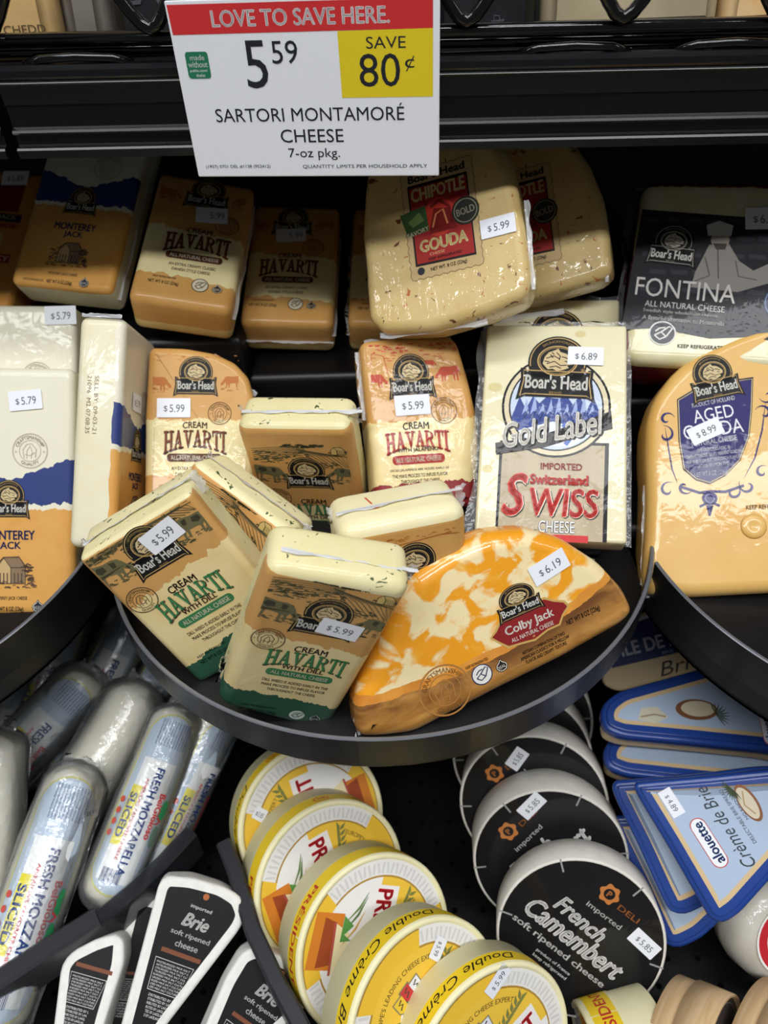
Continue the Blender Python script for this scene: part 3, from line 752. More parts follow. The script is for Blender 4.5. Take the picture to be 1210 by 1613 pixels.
def hav_art(r, kind, ex, ey, k=1.0, ky=1.0, picture=True, lo=None, clip=None, fs=1):
    """the printed front of a havarti block; ex,ey = emblem centre"""
    D = dict(hav=dict(txt='#54301a', main='#7c3f1e', edge='#3a2214', pill='#5b3420', cowc='#b86f33', s=(18, -27, 8.5), cream=-36, hav=-48, hw=45, hh=16, withy=None, pill_y=-61, pw=40),
             jal=dict(txt='#3a2a20', main='#b4332c', edge='#7a2420', pill='#a83230', cowc='#c2503a', s=(20.4, -23, 8.8), cream=-32, hav=-42.5, hw=43, hh=13.5, withy=-48.6, pill_y=-55, pw=36),
             dill=dict(txt='#37281d', main='#3d8350', edge='#55402a', pill='#3a7a4c', cowc='#6f6a45', s=(-24, -23, 8.6), cream=-26.5, hav=-36.5, hw=43, hh=14, withy=-43.5, pill_y=-50, pw=37))[kind]
    rng = random.Random(hash(kind) % 97 + 3)
    rng = random.Random({'hav': 5, 'jal': 8, 'dill': 12}[kind])
    if picture:
        a = Art(ex, ey, k, ky, clip=clip)
        c = D['cowc']
        if kind == 'hav':
            cow(a, -27, -4, 18, c, 1); cow(a, 26, -2, 15, c, 1, True)
            scrub(a, -34, 34, 14, 8, c, 26, 1, rng); scrub(a, -34, -20, -10, 4, c, 10, 1, rng); scrub(a, 18, 34, -9, 4, c, 10, 1, rng)
        elif kind == 'jal':
            cow(a, -24, 0, 15, c, 1); cow(a, 25, 3, 17, c, 1, True); cow(a, 14, 10, 8, c, 1)
            scrub(a, -30, 32, 22, 9, '#cc4a3a', 60, 1, rng, .9); scrub(a, -30, 30, 13, 6, c, 24, 1, rng)
            a.line([(-30, 6), (-26, 18), (-18, 16), (-16, 4)], .5, c, 1)
        else:
            fy = lambda v: 8 + (v - 8) * fs
            G1, G2 = '#5f5a40', '#45452f'
            for i in range(11):                       # ploughed field fanning out
                a.line([(-4 + i * 1.0, fy(25 - .3 * i)), (3 + i * 3.2, fy(18)), (13 + i * 3.0, fy(9 - i * .2))], .5, G1, 1)
            for i in range(7):
                a.line([(-34, fy(24 - i * 1.8)), (-15, fy(26 - i * 1.5)), (2, fy(25.5 - i * .7))], .45, '#6d6647', 1)
            scrub(a, -33, 4, fy(17), 11 * fs, '#5d5a3e', 90, 1, rng, .9); scrub(a, -14, 22, fy(9), 6 * fs, '#5d5a3e', 60, 1, rng, .9)
            scrub(a, -14, 14, fy(27), 2.4 * fs, G2, 60, 1, rng, 1.1); scrub(a, 18, 34, fy(22), 2 * fs, G2, 26, 1, rng, .9)
            bp = lambda P: [(x, fy(v)) for x, v in P]
            a.poly(bp([(19, 20), (19, 24), (21, 26.5), (25, 26.5), (28, 24.5), (28, 20)]), '#cbb06d', 2)   # barn
            a.line(bp([(19, 20), (19, 24), (21, 26.5), (23, 24), (23, 20)]), .45, '#4f482f', 3); a.line(bp([(21, 26.5), (26, 26.8), (28.5, 24), (28.5, 20), (19, 20)]), .45, '#4f482f', 3)
            for i in range(5): a.line(bp([(23.6 + i, 20.3), (23.6 + i, 24.5)]), .3, '#4f482f', 3)
            cow(a, -25, 2, 24, '#6b6646', 2, False, -6, '#3f3d2c'); cow(a, 26, 2, 22, '#6b6646', 2, True, -10, '#3f3d2c')
            scrub(a, -35, -15, -6, 4, '#5d5a3e', 30, 1, rng, .7); scrub(a, 14, 35, -6, 4, '#5d5a3e', 30, 1, rng, .7)
        a.build('farm_picture', r)
    emblem(r, ex, ey, 33 * k, ky=ky / k if k else 1)
    sx, sy, sr = D['s']
    seal(r, ex + sx * k, ey + sy * ky, sr * k, '#6d4526' if kind != 'dill' else '#5c4a36')
    a = Art(ex, ey, k, ky)
    a.text('CREAM', 0, D['cream'], 18, 5, D['txt'], 2, bold=.03, warp=lambda x, y: (x, y - .5 * x * x))
    serif_word(a, 'HAVARTI', 0, D['hav'], D['hw'], D['hh'], D['main'], D['edge'], 3)
    if D['withy']:
        a.text('WITH JALAPEÑO' if kind == 'jal' else 'WITH DILL', 0, D['withy'], 28 if kind == 'jal' else 23, 3.8, D['txt'], 5, bold=.03)
    a.build('title_lettering', r)
    a = Art(ex, ey, k, ky)
    a.rect(0, D['pill_y'], D['pw'], 6.2, D['pill'], 1, r=2.6)
    o = a.build('banner', r)
    a = Art(ex, ey, k, ky)
    a.text('ALL NATURAL CHEESE', 0, D['pill_y'], D['pw'] * .86, 3.3, '#f1e8cf', 2, bold=.02)
    a.build('banner_lettering', o)
    a = Art(ex, ey, k, ky)
    p = D['pill_y']
    tx = D['txt']
    if kind == 'hav':
        a.text('AN EXTRA CREAMY CLASSIC', 0, p - 8, 33, 2.6, tx, 1, bold=.02); a.text('DANISH STYLE CHEESE.', 0, p - 12.5, 27, 2.6, tx, 1, bold=.02)
        a.text('KEEP REFRIGERATED', -17, p - 21, 16, 1.6, tx, 1, bold=.02)
        a.text('NET WT 8 OZ (226g)', -17, p - 26, 21, 3.6, '#2b211b', 1, bold=.02)
        icon_seal(a, 8, p - 24, 5.6, '#3a2c22', '#d9cdb0'); icon_drop(a, 20, p - 25, 4, '#2b211b', '#d9cdb0')
    elif kind == 'jal':
        a.text('DICED JALAPEÑOS ARE ADDED EARLY IN', 0, p - 6.8, 40, 2.4, tx, 1, bold=.02); a.text('THE MAKE PROCESS TO INFUSE FLAVOR', 0, p - 10.8, 38, 2.4, tx, 1, bold=.02); a.text('THROUGHOUT THE CHEESE.', 0, p - 14.6, 27, 2.4, tx, 1, bold=.02)
    else:
        a.text('DILL WEED IS ADDED EARLY IN THE', 0, p - 8, 37, 2.5, tx, 1, bold=.02); a.text('MAKE PROCESS TO INFUSE FLAVOR', 0, p - 12.2, 36, 2.5, tx, 1, bold=.02); a.text('THROUGHOUT THE CHEESE.', 0, p - 16.4, 28, 2.5, tx, 1, bold=.02)
        lo = lo if lo is not None else p - 30
        a.text('KEEP REFRIGERATED', -14, lo + 5, 20, 1.7, '#1d3025', 1, bold=.02)
        a.text('NET WT 8 OZ (226g)', -14, lo, 22, 3.4, '#182a20', 1, bold=.03)
        icon_seal(a, 9, lo + 2.2, 4.8, '#2f4a3c', '#c9d6cb'); icon_drop(a, 20, lo + 1.5, 3.8, '#16281f', '#c9d6cb')
    a.build('small_print', r)

def havarti(key, kind, mat, label, ex, ey, price, group=None, k=1, ky=1, rad=7, b=6, picture=True, lo=None, dollar=True, outline=None, T=None, fs=1):
    p = POSES[key]
    W, H, T0 = p['dims']
    r = root('cheese_pack', p, None, label, 'cheese', group)
    pack_body(r, W, H, T or T0, mat, outline or p.get('out'), rad, b)
    m_ = b * .7
    hav_art(r, kind, ex, ey, k, ky, picture, lo, (-W / 2 + m_, W / 2 - m_, -H / 2 + m_, H / 2 - m_), fs)
    if price and 'st' in p:
        sticker(r, p['st'], price, dollar=dollar)
    return r, W, H, T or T0

M_MONT = label_mat('monterey_wrap', ['#e6e1ca', (6, '#2c3d78'), (-7, '#e6e1ca'), (-10, '#dda659')], '#e6e0c4', zcut=5, amp=4, nsc=150, vee=.36)
def monterey(key, label, price=None, group=None, rot_side=False, dollar=True):
    p = POSES[key]
    W, H, T = p['dims']
    r = root('cheese_pack', p, None, label, 'cheese', group)
    pack_body(r, W, H, T, M_MONT, None, 6, 4.5)
    k = H / 140
    seal(r, 12 * k, 23 * k, 9.6 * k, '#b9b29c')
    emblem(r, 0, -5.5 * k, 23.5 * k)
    a = Art(0, 0, k)
    nv = '#2a3568'
    a.text('MONTEREY', 0, -24.6, 29, 5.4, nv, 2, bold=.035); a.text('JACK', 0, -31, 13.5, 5.4, nv, 2, bold=.035)
    a.build('title_lettering', r)
    a = Art(0, 0, k)
    br = '#5d4a3c'
    a.poly([(-7, -52), (-7, -43), (-3, -38), (1, -43), (1, -52)], '#c7a877', 1); a.poly([(1, -52), (1, -43), (-3, -38), (5, -37.5), (9, -43), (9, -52)], '#8a7358', 1)
    a.line([(-7, -52), (-7, -43), (-3, -37.5), (1, -43), (1, -52)], .6, br, 2); a.line([(-8, -42.4), (-3, -37.3), (5.4, -37), (9.6, -43)], .9, br, 2)
    a.line([(9, -43), (9, -52), (-7, -52)], .6, br, 2); a.line([(1, -43), (9.4, -43)], .6, br, 2)
    for x in (-5, -3, -1, 3, 5, 7): a.line([(x, -52), (x, -46)], .7, br, 2)
    rg = random.Random(4)
    scrub(a, -14, 14, -53, 4, br, 30, 2, rg, .8); scrub(a, 8, 13, -46, 10, br, 22, 2, rg, 1.0); scrub(a, -12, -7, -47, 8, br, 14, 2, rg, .8)
    a.build('barn_picture', r)
    a = Art(0, 0, k)
    a.text('MONTEREY JACK CHEESE', 0, -60.6, 20, 2.5, '#4a3a2a', 1, bold=.02); a.text('KEEP REFRIGERATED', -19, -66.5, 14, 1.6, '#4a3a2a', 1)
    a.text('NET WT 8 OZ (226g)', -1, -66.8, 17.5, 3.4, '#3a2d22', 1, bold=.02); icon_drop(a, 16, -65, 3.6, '#22222e', '#d8d6cc')
    a.build('small_print', r)
    if price and 'st' in p:
        sticker(r, p['st'], price, dollar=dollar)
    return r, W, H, T
# ---------------------------------------------------------------- display case structure
BLK = plain('#0e0e10', .38, .5, grain=.25, gscale=500, name='black_steel')
BLKM = plain('#121214', .6, .35, name='black_matte')
RAIL = plain('#0b0c0f', .24, .5, grain=.2, gscale=250, name='black_rail')
WIRE = plain('#0c0c0d', .1, .6, bump=.15, gscale=260, name='black_enamel')
BAND = plain('#3b3c40', .3, .5, .75, name='dark_band')
EDGE = plain('#8d8f96', .3, .5, .6, name='band_edge')

def struct(o):
    o['kind'] = 'structure'
    return o
struct(box('wall_back', -.9, .9, .80, .83, .7, 1.9, BLKM))
struct(box('floor', -3, 3, -3, 1.2, -.03, 0, plain('#8d8a84', .5, .4, grain=.2, gscale=4)))

SL = -.0155
# upper shelf with its price rail
r = root('upper_shelf', (0, .5, 1.41), None, 'black steel shelf with a grooved price rail above the cheese', 'shelf')
o = box('shelf_board', -.75, .75, .488, .80, 1.404, 1.411, BLK, None)
o.parent = r; o.matrix_parent_inverse = Matrix.Translation((0, -.5, -1.41))
prof = [(.488, 1.4105), (.478, 1.4125), (.4725, 1.4125), (.4695, 1.4105), (.4688, 1.4075), (.4700, 1.4055), (.4690, 1.4045), (.4698, 1.4035), (.4708, 1.3960), (.4712, 1.3935), (.4722, 1.3928), (.4722, 1.3820),
        (.4700, 1.3808), (.4690, 1.3797), (.4700, 1.3786), (.4724, 1.3778), (.4726, 1.3728), (.4690, 1.3716), (.4680, 1.3706), (.4690, 1.3660), (.4715, 1.3655), (.4760, 1.3740), (.4780, 1.4040), (.488, 1.4060)]
def rail(name, x0, x1):
    V, F = [], []
    n = len(prof)
    for x in (x0, x1):
        for y, z in prof:
            V.append((x, y - .5, z + SL * x - 1.41))
    for i in range(n):
        j = (i + 1) % n
        F.append((i, j, n + j, n + i))
    F.append(tuple(range(n))); F.append(tuple(range(n, 2 * n))[::-1])
    return mesh_obj(name, V, F, [RAIL], None, r)
rail('price_rail', -.2145, .62)
rail('price_rail', -.75, -.2215)

r = root('wire_fence', (0, .478, 1.415), None, 'glossy black wire fence along the upper shelf edge', 'fence')
def wire(name, pts, rad):
    return tube(name, [(x, y - .478, z + SL * x - 1.415) for x, y, z in pts], rad, WIRE, r)
wire('wire_rail', [(-.21 - .0, .479, 1.4232), (.0, .479, 1.4232), (.62, .479, 1.4232)], .0036)
wire('wire_rail', [(-.75, .479, 1.4232), (-.5, .479, 1.4232), (-.205, .479, 1.4232)], .0036)
wire('wire_rail', [(-.6, .486, 1.4165), (0, .486, 1.4165), (.6, .486, 1.4165)], .0028)
for xv in (-.213, -.126, -.039, .041, .123, .205, .287):   # hanging V loops
    q = []
    for t in range(-8, 9):
        u = t / 8
        q.append((xv + u * .036, .476 - .001, 1.4275 + (math.sqrt(u * u + .03) - .17) * .062))
    wire('wire_loop', q, .0036)
for xv in (-.17, .10, .185):
    wire('wire_foot', [(xv - .03, .479, 1.4115), (xv - .02, .477, 1.4145), (xv, .476, 1.4155), (xv + .02, .477, 1.4145), (xv + .03, .479, 1.4115)], .0022)

# scalloped trays
def lobe(cx, cy, R, a0, a1, ztop, zbot, zdeck, label, taper=0):
    r = root('display_tray', (cx, cy, zdeck), None, label, 'tray')
    n = 60
    V, F, I = [], [], []
    for i in range(n + 1):
        a = math.radians(a0 + (a1 - a0) * i / n)
        c, s = math.cos(a), math.sin(a)
        for rr, z in ((R - .0012, zbot), (R - taper, zbot), (R, ztop - .0006), (R - .0006, ztop), (R - .0020, ztop), (R - .0026, ztop - .0006), (R - .0026, zbot)):
            V.append((rr * c, rr * s, z - zdeck))
    m = 7
    for i in range(n):
        for k in range(m):
            kk = (k + 1) % m
            F.append((i * m + k, (i + 1) * m + k, (i + 1) * m + kk, i * m + kk))
            I.append(1 if k in (2, 3, 4) else 0)
    F.append(tuple(range(m))); I.append(0)
    F.append(tuple(range(n * m, n * m + m))[::-1]); I.append(0)
    b = mesh_obj('front_band', V, F, [BAND, EDGE], I, r)
    poly = circle(0, 0, R * .986 / MM, n=72)
    slab('deck', poly, 4, .5, BLK, r, seg=1)
    return r
lobe(-.0151, .414, .187, 186, 347, 1.143, 1.1195, 1.1165, 'central black tray with a curved steel band under the dill packs')
lobe(-.392, .405, .183, 268, 359, 1.1445, 1.101, 1.1165, 'left black tray with a tall curved band under the white cheese blocks', .004)
lobe(.345, .395, .188, 193, 290, 1.1445, 1.099, 1.1165, 'right black tray with a tall curved band under the golden wedge', .004)
def ledge(label, *b):
    o = box('shelf_ledge', *b, BLK, None, .006)
    return setp(o, label, 'ledge')
ledge('black stepped ledge behind the middle row of packs', -.115, .125, .512, .79, 1.10, 1.195)
ledge('raised black ledge under the dark rear packs at left', -.60, -.117, .52, .79, 1.10, 1.224)
ledge('raised black ledge under the charcoal label pack at right', .127, .60, .50, .79, 1.10, 1.172)
ledge('low black riser under the swiss and jalapeno packs', -.19, .14, .385, .505, 1.1165, 1.134)
ledge('black riser inside the left tray under the white blocks', -.42, -.2, .40, .505, 1.1165, 1.13)
ledge('black riser inside the right tray under the golden wedge', .155, .5, .40, .49, 1.1165, 1.13)

# lower shelf
r = root('lower_shelf', (0, .3, .872), None, 'black perforated lower shelf under the cheese wheels', 'shelf')
o = box('deck', -.75, .75, .02, .79, .862, .872, plain('#060607', .5, .25, grain=.3, gscale=90, name='black_deck'), None)
o.parent = r; o.matrix_parent_inverse = Matrix.Translation((0, -.3, -.872))
HV, HF = [], []
for i in range(-20, 21):
    for j in range(0, 26):
        cx, cy = i * .022 + (.011 if j % 2 else 0), .05 + j * .018
        b = len(HV)
        for k in range(8):
            a = k * math.pi / 4
            HV.append((cx + .0022 * math.cos(a), cy - .3 + .0022 * math.sin(a), .0004))
        HF.append(tuple(range(b, b + 8)))
o = mesh_obj('perforations', HV, HF, [plain('#020202', .9, .1)], None, r)
o['kind'] = 'stuff'

def lip(label, pts, h, th, mat, zt):
    """curved plastic lip: pts = plan points, front to back"""
    c = Vector((sum(p[0] for p in pts) / len(pts), sum(p[1] for p in pts) / len(pts), zt - h))
    V, F = [], []
    n = len(pts)
    for i, p in enumerate(pts):
        t = (Vector(pts[min(i + 1, n - 1)]) - Vector(pts[max(i - 1, 0)])).normalized()
        nr = Vector((-t.y, t.x))
        for dx, z in ((0, zt - h), (0, zt - .002), (.15, zt), (.85, zt), (1, zt - .002), (1, zt - h)):
            q = Vector(p) + nr * (dx * th)
            V.append((q.x - c.x, q.y - c.y, z - c.z))
    for i in range(n - 1):
        for k in range(6):
            F.append((i * 6 + k, i * 6 + (k + 1) % 6, (i + 1) * 6 + (k + 1) % 6, (i + 1) * 6 + k))
    F.append(tuple(range(6))[::-1]); F.append(tuple(range((n - 1) * 6, n * 6)))
    o = mesh_obj('shelf_lip', V, F, [mat])
    o.location = c
    return setp(o, label, 'shelf edge')
LIPM = plain('#26272b', .4, .5, grain=.2, name='black_plastic')
lip('black plastic shelf lip in front of the mozzarella bags', [(-.34, .118), (-.30, .14), (-.262, .168), (-.2358, .1871), (-.2079, .2066)], .030, .014, LIPM, .964)
SMOKE = NT('smoked_plastic'); SMOKE.b.inputs['Alpha'].default_value = .72
SMOKE = SMOKE.done('#2a2c30', .25, .5)
lip('smoked clear shelf lip between mozzarella and brie wedges', [(-.2079, .2066), (-.19, .224), (-.1716, .2449), (-.155, .268)], .030, .012, SMOKE, .962)
lip('dark plastic lip along the left side of the yellow wheels', [(-.1381, .2574), (-.1273, .2376), (-.1095, .198), (-.0917, .1693), (-.0757, .1467), (-.0609, .1253)], .045, .011, LIPM, .968)

# ---------------------------------------------------------------- price sign
p = POSES['sign']
r = root('price_sign', p, None, 'white shelf price card with a red banner and yellow savings panel', 'sign')
PAPER = plain('#f6f8fd', .35, .4, name='card_paper')
slab('card', rrect(0, 0, 140, 86.7, .8), .8, .15, PAPER, r, seg=1)
SGN = dict(coat=.25, strength=0)
S = lambda h: ink(h, .25, 0, .4)
a = Art(); a.poly([(-69.1, 41.6), (-68.7, 28.3), (66.6, 28.6), (66.6, 41.6)], S('#d8383a'), 0); o = a.build('red_banner', r)
a = Art(); a.text('LOVE TO SAVE HERE.', -1, 35, 92, 7.6, S('#fdf6f8'), 1, bold=.03); a.build('banner_lettering', o)
a = Art(); a.poly([(17.9, 28.3), (18.0, -2.6), (66.6, -2.6), (66.6, 28.6)], S('#eed52c'), 0); o = a.build('savings_panel', r)
D_ = S('#2a2c33')
a = Art(); a.text('SAVE', 42.5, 22.8, 20.4, 5.4, D_, 1); a.text('80', 38.8, 10.2, 21.5, 15.5, D_, 1); a.text('¢', 54.6, 13, 5, 7, D_, 1); a.build('savings_lettering', o)
a = Art()
a.text('5', -26.6, 13.9, 11.8, 22.4, D_, 1); a.text('59', -10.7, 19.4, 13.8, 10.6, D_, 1); a.build('price_lettering', r)
a = Art(); a.text('SARTORI MONTAMORÉ', -1.1, -9.7, 104.6, 8.6, D_, 1); a.text('CHEESE', -.5, -21.5, 35.4, 6.9, D_, 1); a.text('7-oz pkg.', -.2, -31.2, 29.3, 6.4, D_, 1)
a.build('product_lettering', r)
a = Art(); a.text('(1937) 0701 DEL #1138 (952412)', -45.4, -37.8, 38, 2.2, D_, 1); a.text('QUANTITY LIMITS PER HOUSEHOLD APPLY', 28, -38, 71, 2.2, D_, 1); a.build('fine_print', r)
a = Art(); a.rect(-58.2, 14.2, 12.4, 12.6, S('#2c7d5c'), 1, r=1.6); o = a.build('green_badge', r)
a = Art(); W_ = S('#eef5f0'); a.text('made', -58, 17.8, 8, 2.5, W_, 2, bold=.02); a.text('without', -58.2, 14.6, 10.6, 2.9, W_, 2, bold=.02); a.text('publix.com/', -58.3, 11.5, 9.6, 1.7, W_, 2); a.text('thelist', -57.6, 9.4, 5, 1.5, W_, 2); a.build('badge_lettering', o)

# ---------------------------------------------------------------- goods on the upper shelf
def pouch(name, x0, x1, z0, z1, y, T, mat, label, cat='pouch', lean=12, wob=3):
    r = root(name, ((x0 + x1) / 2, y, z0), Matrix.Rotation(math.radians(90 - lean), 3, 'X').to_quaternion(), label, cat)
    W, H = (x1 - x0) / MM, (z1 - z0) / MM
    o = slab('pouch_body' if cat == 'pouch' else 'package_body', fillet([(-W / 2, 0), (W / 2, 0), (W / 2, H), (-W / 2, H)], 7, 4), T, min(8, T * .45), mat, r, wob=wob, seg=3)
    return r
r = pouch('cheese_bag', -.235, -.189, 1.4125, 1.53, .505, 24, label_mat('tan_bag', ['#c9a873', (-50, '#c9a873')], '#c9a873', bump=.5), 'tan cheese bag at the left end of the upper shelf')
a = Art(base=.4); a.text('CHEDD', 6, 15, 24, 4, '#5a4632', 1); a.text('S', -8, 23, 3, 4, '#5a4632', 1); a.build('bag_lettering', r)
pouch('cheese_pouch', -.187, -.160, 1.4125, 1.52, .515, 22, label_mat('grey_pouch', ['#77736c', (-50, '#77736c')], '#77736c', bump=.8), 'grey mottled pouch beside the tan bag')
def black_pouch(x0, x1, lab, y=.505):
    r = pouch('snack_pouch', x0, x1, 1.4125, 1.53, y, 26, cheese_mat('black_foil', '#1b1c20', '#0f1012', None, .6, .8), lab)
    a = Art(base=.6)
    for i in range(4):
        for j in range(3):
            x, y_ = -24 + i * 16 + (j % 2) * 8, 10 + j * 16
            if abs(x) < (x1 - x0) / MM / 2 - 8:
                a.poly([(x - 4, y_), (x + 4, y_ + .6), (x + 3, y_ - 1.6), (x - 3, y_ - 1.8)], '#4a4b52', 1)
                a.line([(x - 2, y_ + .4), (x - 2, y_ + 2.4), (x + 1, y_ + 2.0), (x + 1, y_ + .4)], .7, '#4a4b52', 1)
    a.build('ship_print', r)
black_pouch(-.158, -.092, 'black pouch printed with small grey ships left of the price card')
black_pouch(.022, .084, 'black pouch printed with small grey ships right of the price card')
r = pouch('cheese_tray', .086, .184, 1.413, 1.50, .503, 24, cheese_mat('cream_tray', '#b9ab8d', '#a89a78', None, .7, .5), 'cream wrapped cheese tray behind the wire loops at right', 'cheese', 14, 1)
crinkle('film_edge', (-49, 1, -2), (49, 1, -2), (0, -1, .3), 5, r, amp=.8, seed=3)
r = pouch('cheese_pack', .187, .250, 1.4125, 1.50, .505, 26, cheese_mat('orange_pack', '#d99a4e', '#e8cfa0', None, .8, .7), 'orange cheese pack in clear film at the top right corner', 'cheese', 14, 2)
a = Art(base=.6); a.poly([(12, 18), (30, 14), (30, 28), (14, 30)], '#1d1b1c', 1); a.build('label', r)

# ---------------------------------------------------------------- rear row
r, W, H, T = havarti('hav_back1', 'hav', M_HAV, 'cream havarti pack tilted at the front of the shaded rear row', 3, 43, '5.99', 'cream havarti packs', dollar=False)
crinkle('film_edge', (W / 2 - 1, -H / 2 + 4, -14), (W / 2 - 1, H / 2 - 6, -14), (1, 0, .1), 4, r, amp=1.2, seed=1)
r, W, H, T = havarti('hav_back2', 'hav', M_HAV, 'shaded cream havarti pack between the tilted one and the chipotle gouda', -2, 42, '5.99', 'cream havarti packs', dollar=False)
crinkle('film_edge', (-W / 2, -H / 2, -20), (W / 2, -H / 2, -20), (0, -1, .1), 3, r, amp=1, seed=2)
crinkle('film_edge', (W / 2 - 1, -H / 2 + 2, -16), (W / 2 - 1, H / 2 - 20, -16), (1, 0, .1), 3.5, r, amp=1, seed=4)
r, W, H, T = havarti('hav_back3', 'hav', M_HAV, 'cream havarti pack mostly hidden behind the front chipotle gouda', 0, 40, None, 'cream havarti packs')
crinkle('film_edge', (-W / 2 + 1, -H / 2 + 2, -16), (-W / 2 + 1, H / 2 - 30, -16), (-1, 0, .1), 5, r, amp=1.4, seed=5)
r, W, H, T = monterey('mont_back', 'monterey jack block leaning in the dark rear row at left', None, 'monterey jack blocks')
crinkle('film_edge', (W / 2 - 1, -H / 2 + 2, -14), (W / 2 - 1, H / 2, -14), (1, 0, .1), 4, r, amp=1.4, seed=6)

p = POSES['spicy']
W, H, T = p['dims']
r = root('cheese_pack', p, None, 'orange spicy pepper jack pack cut by the left photo edge', 'cheese')
pack_body(r, W, H, T, label_mat('pepper_wrap', ['#c98a45', (-40, '#d79a4c')], '#e2c27a', zcut=26), None, 7, 6)
a = Art()
a.rect(3, 36, 40, 24, '#7a1f22', 1); a.rect(6, 19, 42, 6.5, '#23243a', 1); a.rect(6, 12.5, 42, 5, '#c9703f', 1); a.rect(10, 0, 15, 12, '#cfae73', 2); a.rect(8, -14, 38, 7, '#8c2a2c', 1)
o = a.build('label', r)
a = Art(); a.text('3 PEPPER JACK', 4, 19, 40, 4.4, '#d8c9a0', 3, bold=.03); a.text('SPICY', 16, -14, 20, 4.6, '#e8cfa0', 3, bold=.03); a.text('CHEESE', 14, 12.5, 22, 3, '#7a1f22', 3, bold=.02)
a.line([(5, -3), (9, 3), (15, 2), (14, -2), (8, -3), (13, -5)], 1.2, '#8c2a2c', 4); a.build('label_lettering', o)
sticker(r, (14, 52, 20, 12, 6), '5.89')

M_GOUDA = cheese_mat('chipotle_gouda_cheese', '#d8c086', '#c9aa68', [('#6a3a20', 110, .655, (1, 2, 3)), ('#b5652c', 140, .66, (5, 1, 0)), ('#3e2a1c', 75, .68, (8, 3, 2))], .8, .45)
def gouda(key, label, price=None):
    p = POSES[key]
    r = root('cheese_wedge', p, None, label, 'cheese', 'chipotle gouda wedges')
    slab('cheese_block', fillet(p['out'], 4, 2), 30, 7, M_GOUDA, r, wob=.8)
    a = Art()
    st = []
    for i in range(18): st.append((-23.5 + 47 * i / 18, 34.5 + (.9 if i % 2 else 0)))
    for i in range(26): st.append((23.5 + (.9 if i % 2 else 0), 34.5 - 69 * i / 26))
    for i in range(18): st.append((23.5 - 47 * i / 18, -34.5 - (.9 if i % 2 else 0)))
    for i in range(26): st.append((-23.5 - (.9 if i % 2 else 0), -34.5 + 69 * i / 26))
    a.poly(st, '#c3a878', 0)
    a.line(st, .5, '#8a7350', 1, closed=True)
    a.poly([(-20, 26.5), (20, 25.5), (20, -28), (-20.3, -26.5)], '#201818', 1)
    a.poly([(-19, 24.5), (19.2, 23.5), (19, -26.5), (-19, -25)], '#9c2824', 2)
    o = a.build('label', r)
    b = Art()
    b.text("Boar's Head", 0, 30.4, 38, 5.4, BLACK, 3, bold=.04)
    b.text('CHIPOTLE', 0, 19.4, 36, 8.2, '#e3cf92', 4, bold=.05, warp=lambda x, y: (x, y * (1 + .25 * abs(x))))
    b.poly(circle(-1, 2, 11, 12.5), '#c23a2c', 3); b.poly([(-9, -8), (10, -8), (6, 6), (-4, 8)], '#7e1f1c', 4); b.line([(-6, 9), (0, 12), (6, 7), (7, -4)], 2.0, '#7e1f1c', 4)
    b.line([(-6, -4), (-3, 4), (2, 6), (4, -4)], 1.2, '#d98a5a', 5)
    b.poly(circle(16.3, 1.2, 9, n=20), '#2b2a26', 5); b.line(circle(16.3, 1.2, 7.4, n=24), .6, '#8d8a72', 6, closed=True)
    b.text('BOLD', 16.3, 1.2, 12, 4.6, '#a9a58a', 6, bold=.03, rot=6)
    b.poly([(-27, 9), (-9.4, 11.4), (-8.5, -5.4), (-23, -6.4)], '#3d5a34', 4); b.poly([(-22, 3), (-14, 8), (-11, 2), (-19, -1)], '#6f8a4e', 5)
    b.text('SAVORY', -16, -4.6, 15, 3.0, '#e8dfb8', 6, bold=.03, rot=8)
    b.text('GOUDA', 0, -14.5, 32, 8, '#e3cf92', 4, bold=.05)
    b.text('CHEESE', -5, -20.6, 10, 1.8, '#d9a27a', 4); b.text('KEEP REFRIGERATED', 0, -23.6, 22, 1.7, '#1d1414', 4, bold=.03)
    b.text('NET WT. 8 OZ (226g)', 1.5, -30.6, 24, 3, '#4a3d28', 3, bold=.03)
    b.poly(circle(-17, -30, 2.5, n=12), '#2d2d33', 4)
    b.build('label_lettering', o)
    crinkle('film_edge', (-53, -61, -8), (20, -67, -8), (.05, -1, .1), 5, r, amp=1.5, seed=8)
    crinkle('film_edge', (50, -56, -6), (52, 0, -6), (1, -.1, .1), 4, r, amp=1.5, seed=9)
    if price:
        sticker(r, p['st'], price)
    return r
gouda('gouda_a', 'front chipotle gouda wedge with a white price sticker', '5.99')
gouda('gouda_b', 'dim chipotle gouda wedge behind, with no price sticker')

p = POSES['fontina']
W, H, T = p['dims']
r = root('cheese_wedge', p, None, 'fontina wedge with red wax rind and a charcoal label', 'cheese')
t = NT('fontina_cheese')
X, Y, Z = t.xyz()
base = t.mix(t.step(t.noise(60, 4), .3, .7), lin('#e2dcb8'), lin('#d2c898'))
edge = t.ma('MAXIMUM', t.ma('ABSOLUTE', X), t.ma('ADD', Y, -.010))
edge = t.ma('ADD', edge, t.ma('MULTIPLY', t.ma('SUBTRACT', t.noise(90, 4), .5), .006))
base = t.mix(t.ma('GREATER_THAN', edge, W / 2 * MM - .003), base, lin('#7d1f2c'))
base = t.mix(t.ma('LESS_THAN', Z, -.008), base, lin('#5e1722'))
t.film(.5, .35)
slab('cheese_block', fillet([(-W / 2, -H / 2), (W / 2, -H / 2), (W / 2, H / 2), (-W / 2 + 5, H / 2)], 10, 5), T, 6, t.done(base, .4, .35), r, wob=.6)
k = W / 96.2
a = Art(0, 0, k)
DK = label_mat('charcoal_photo', ['#26262c', (-300, '#26262c')], '#26262c', bump=.3, coat=.25)
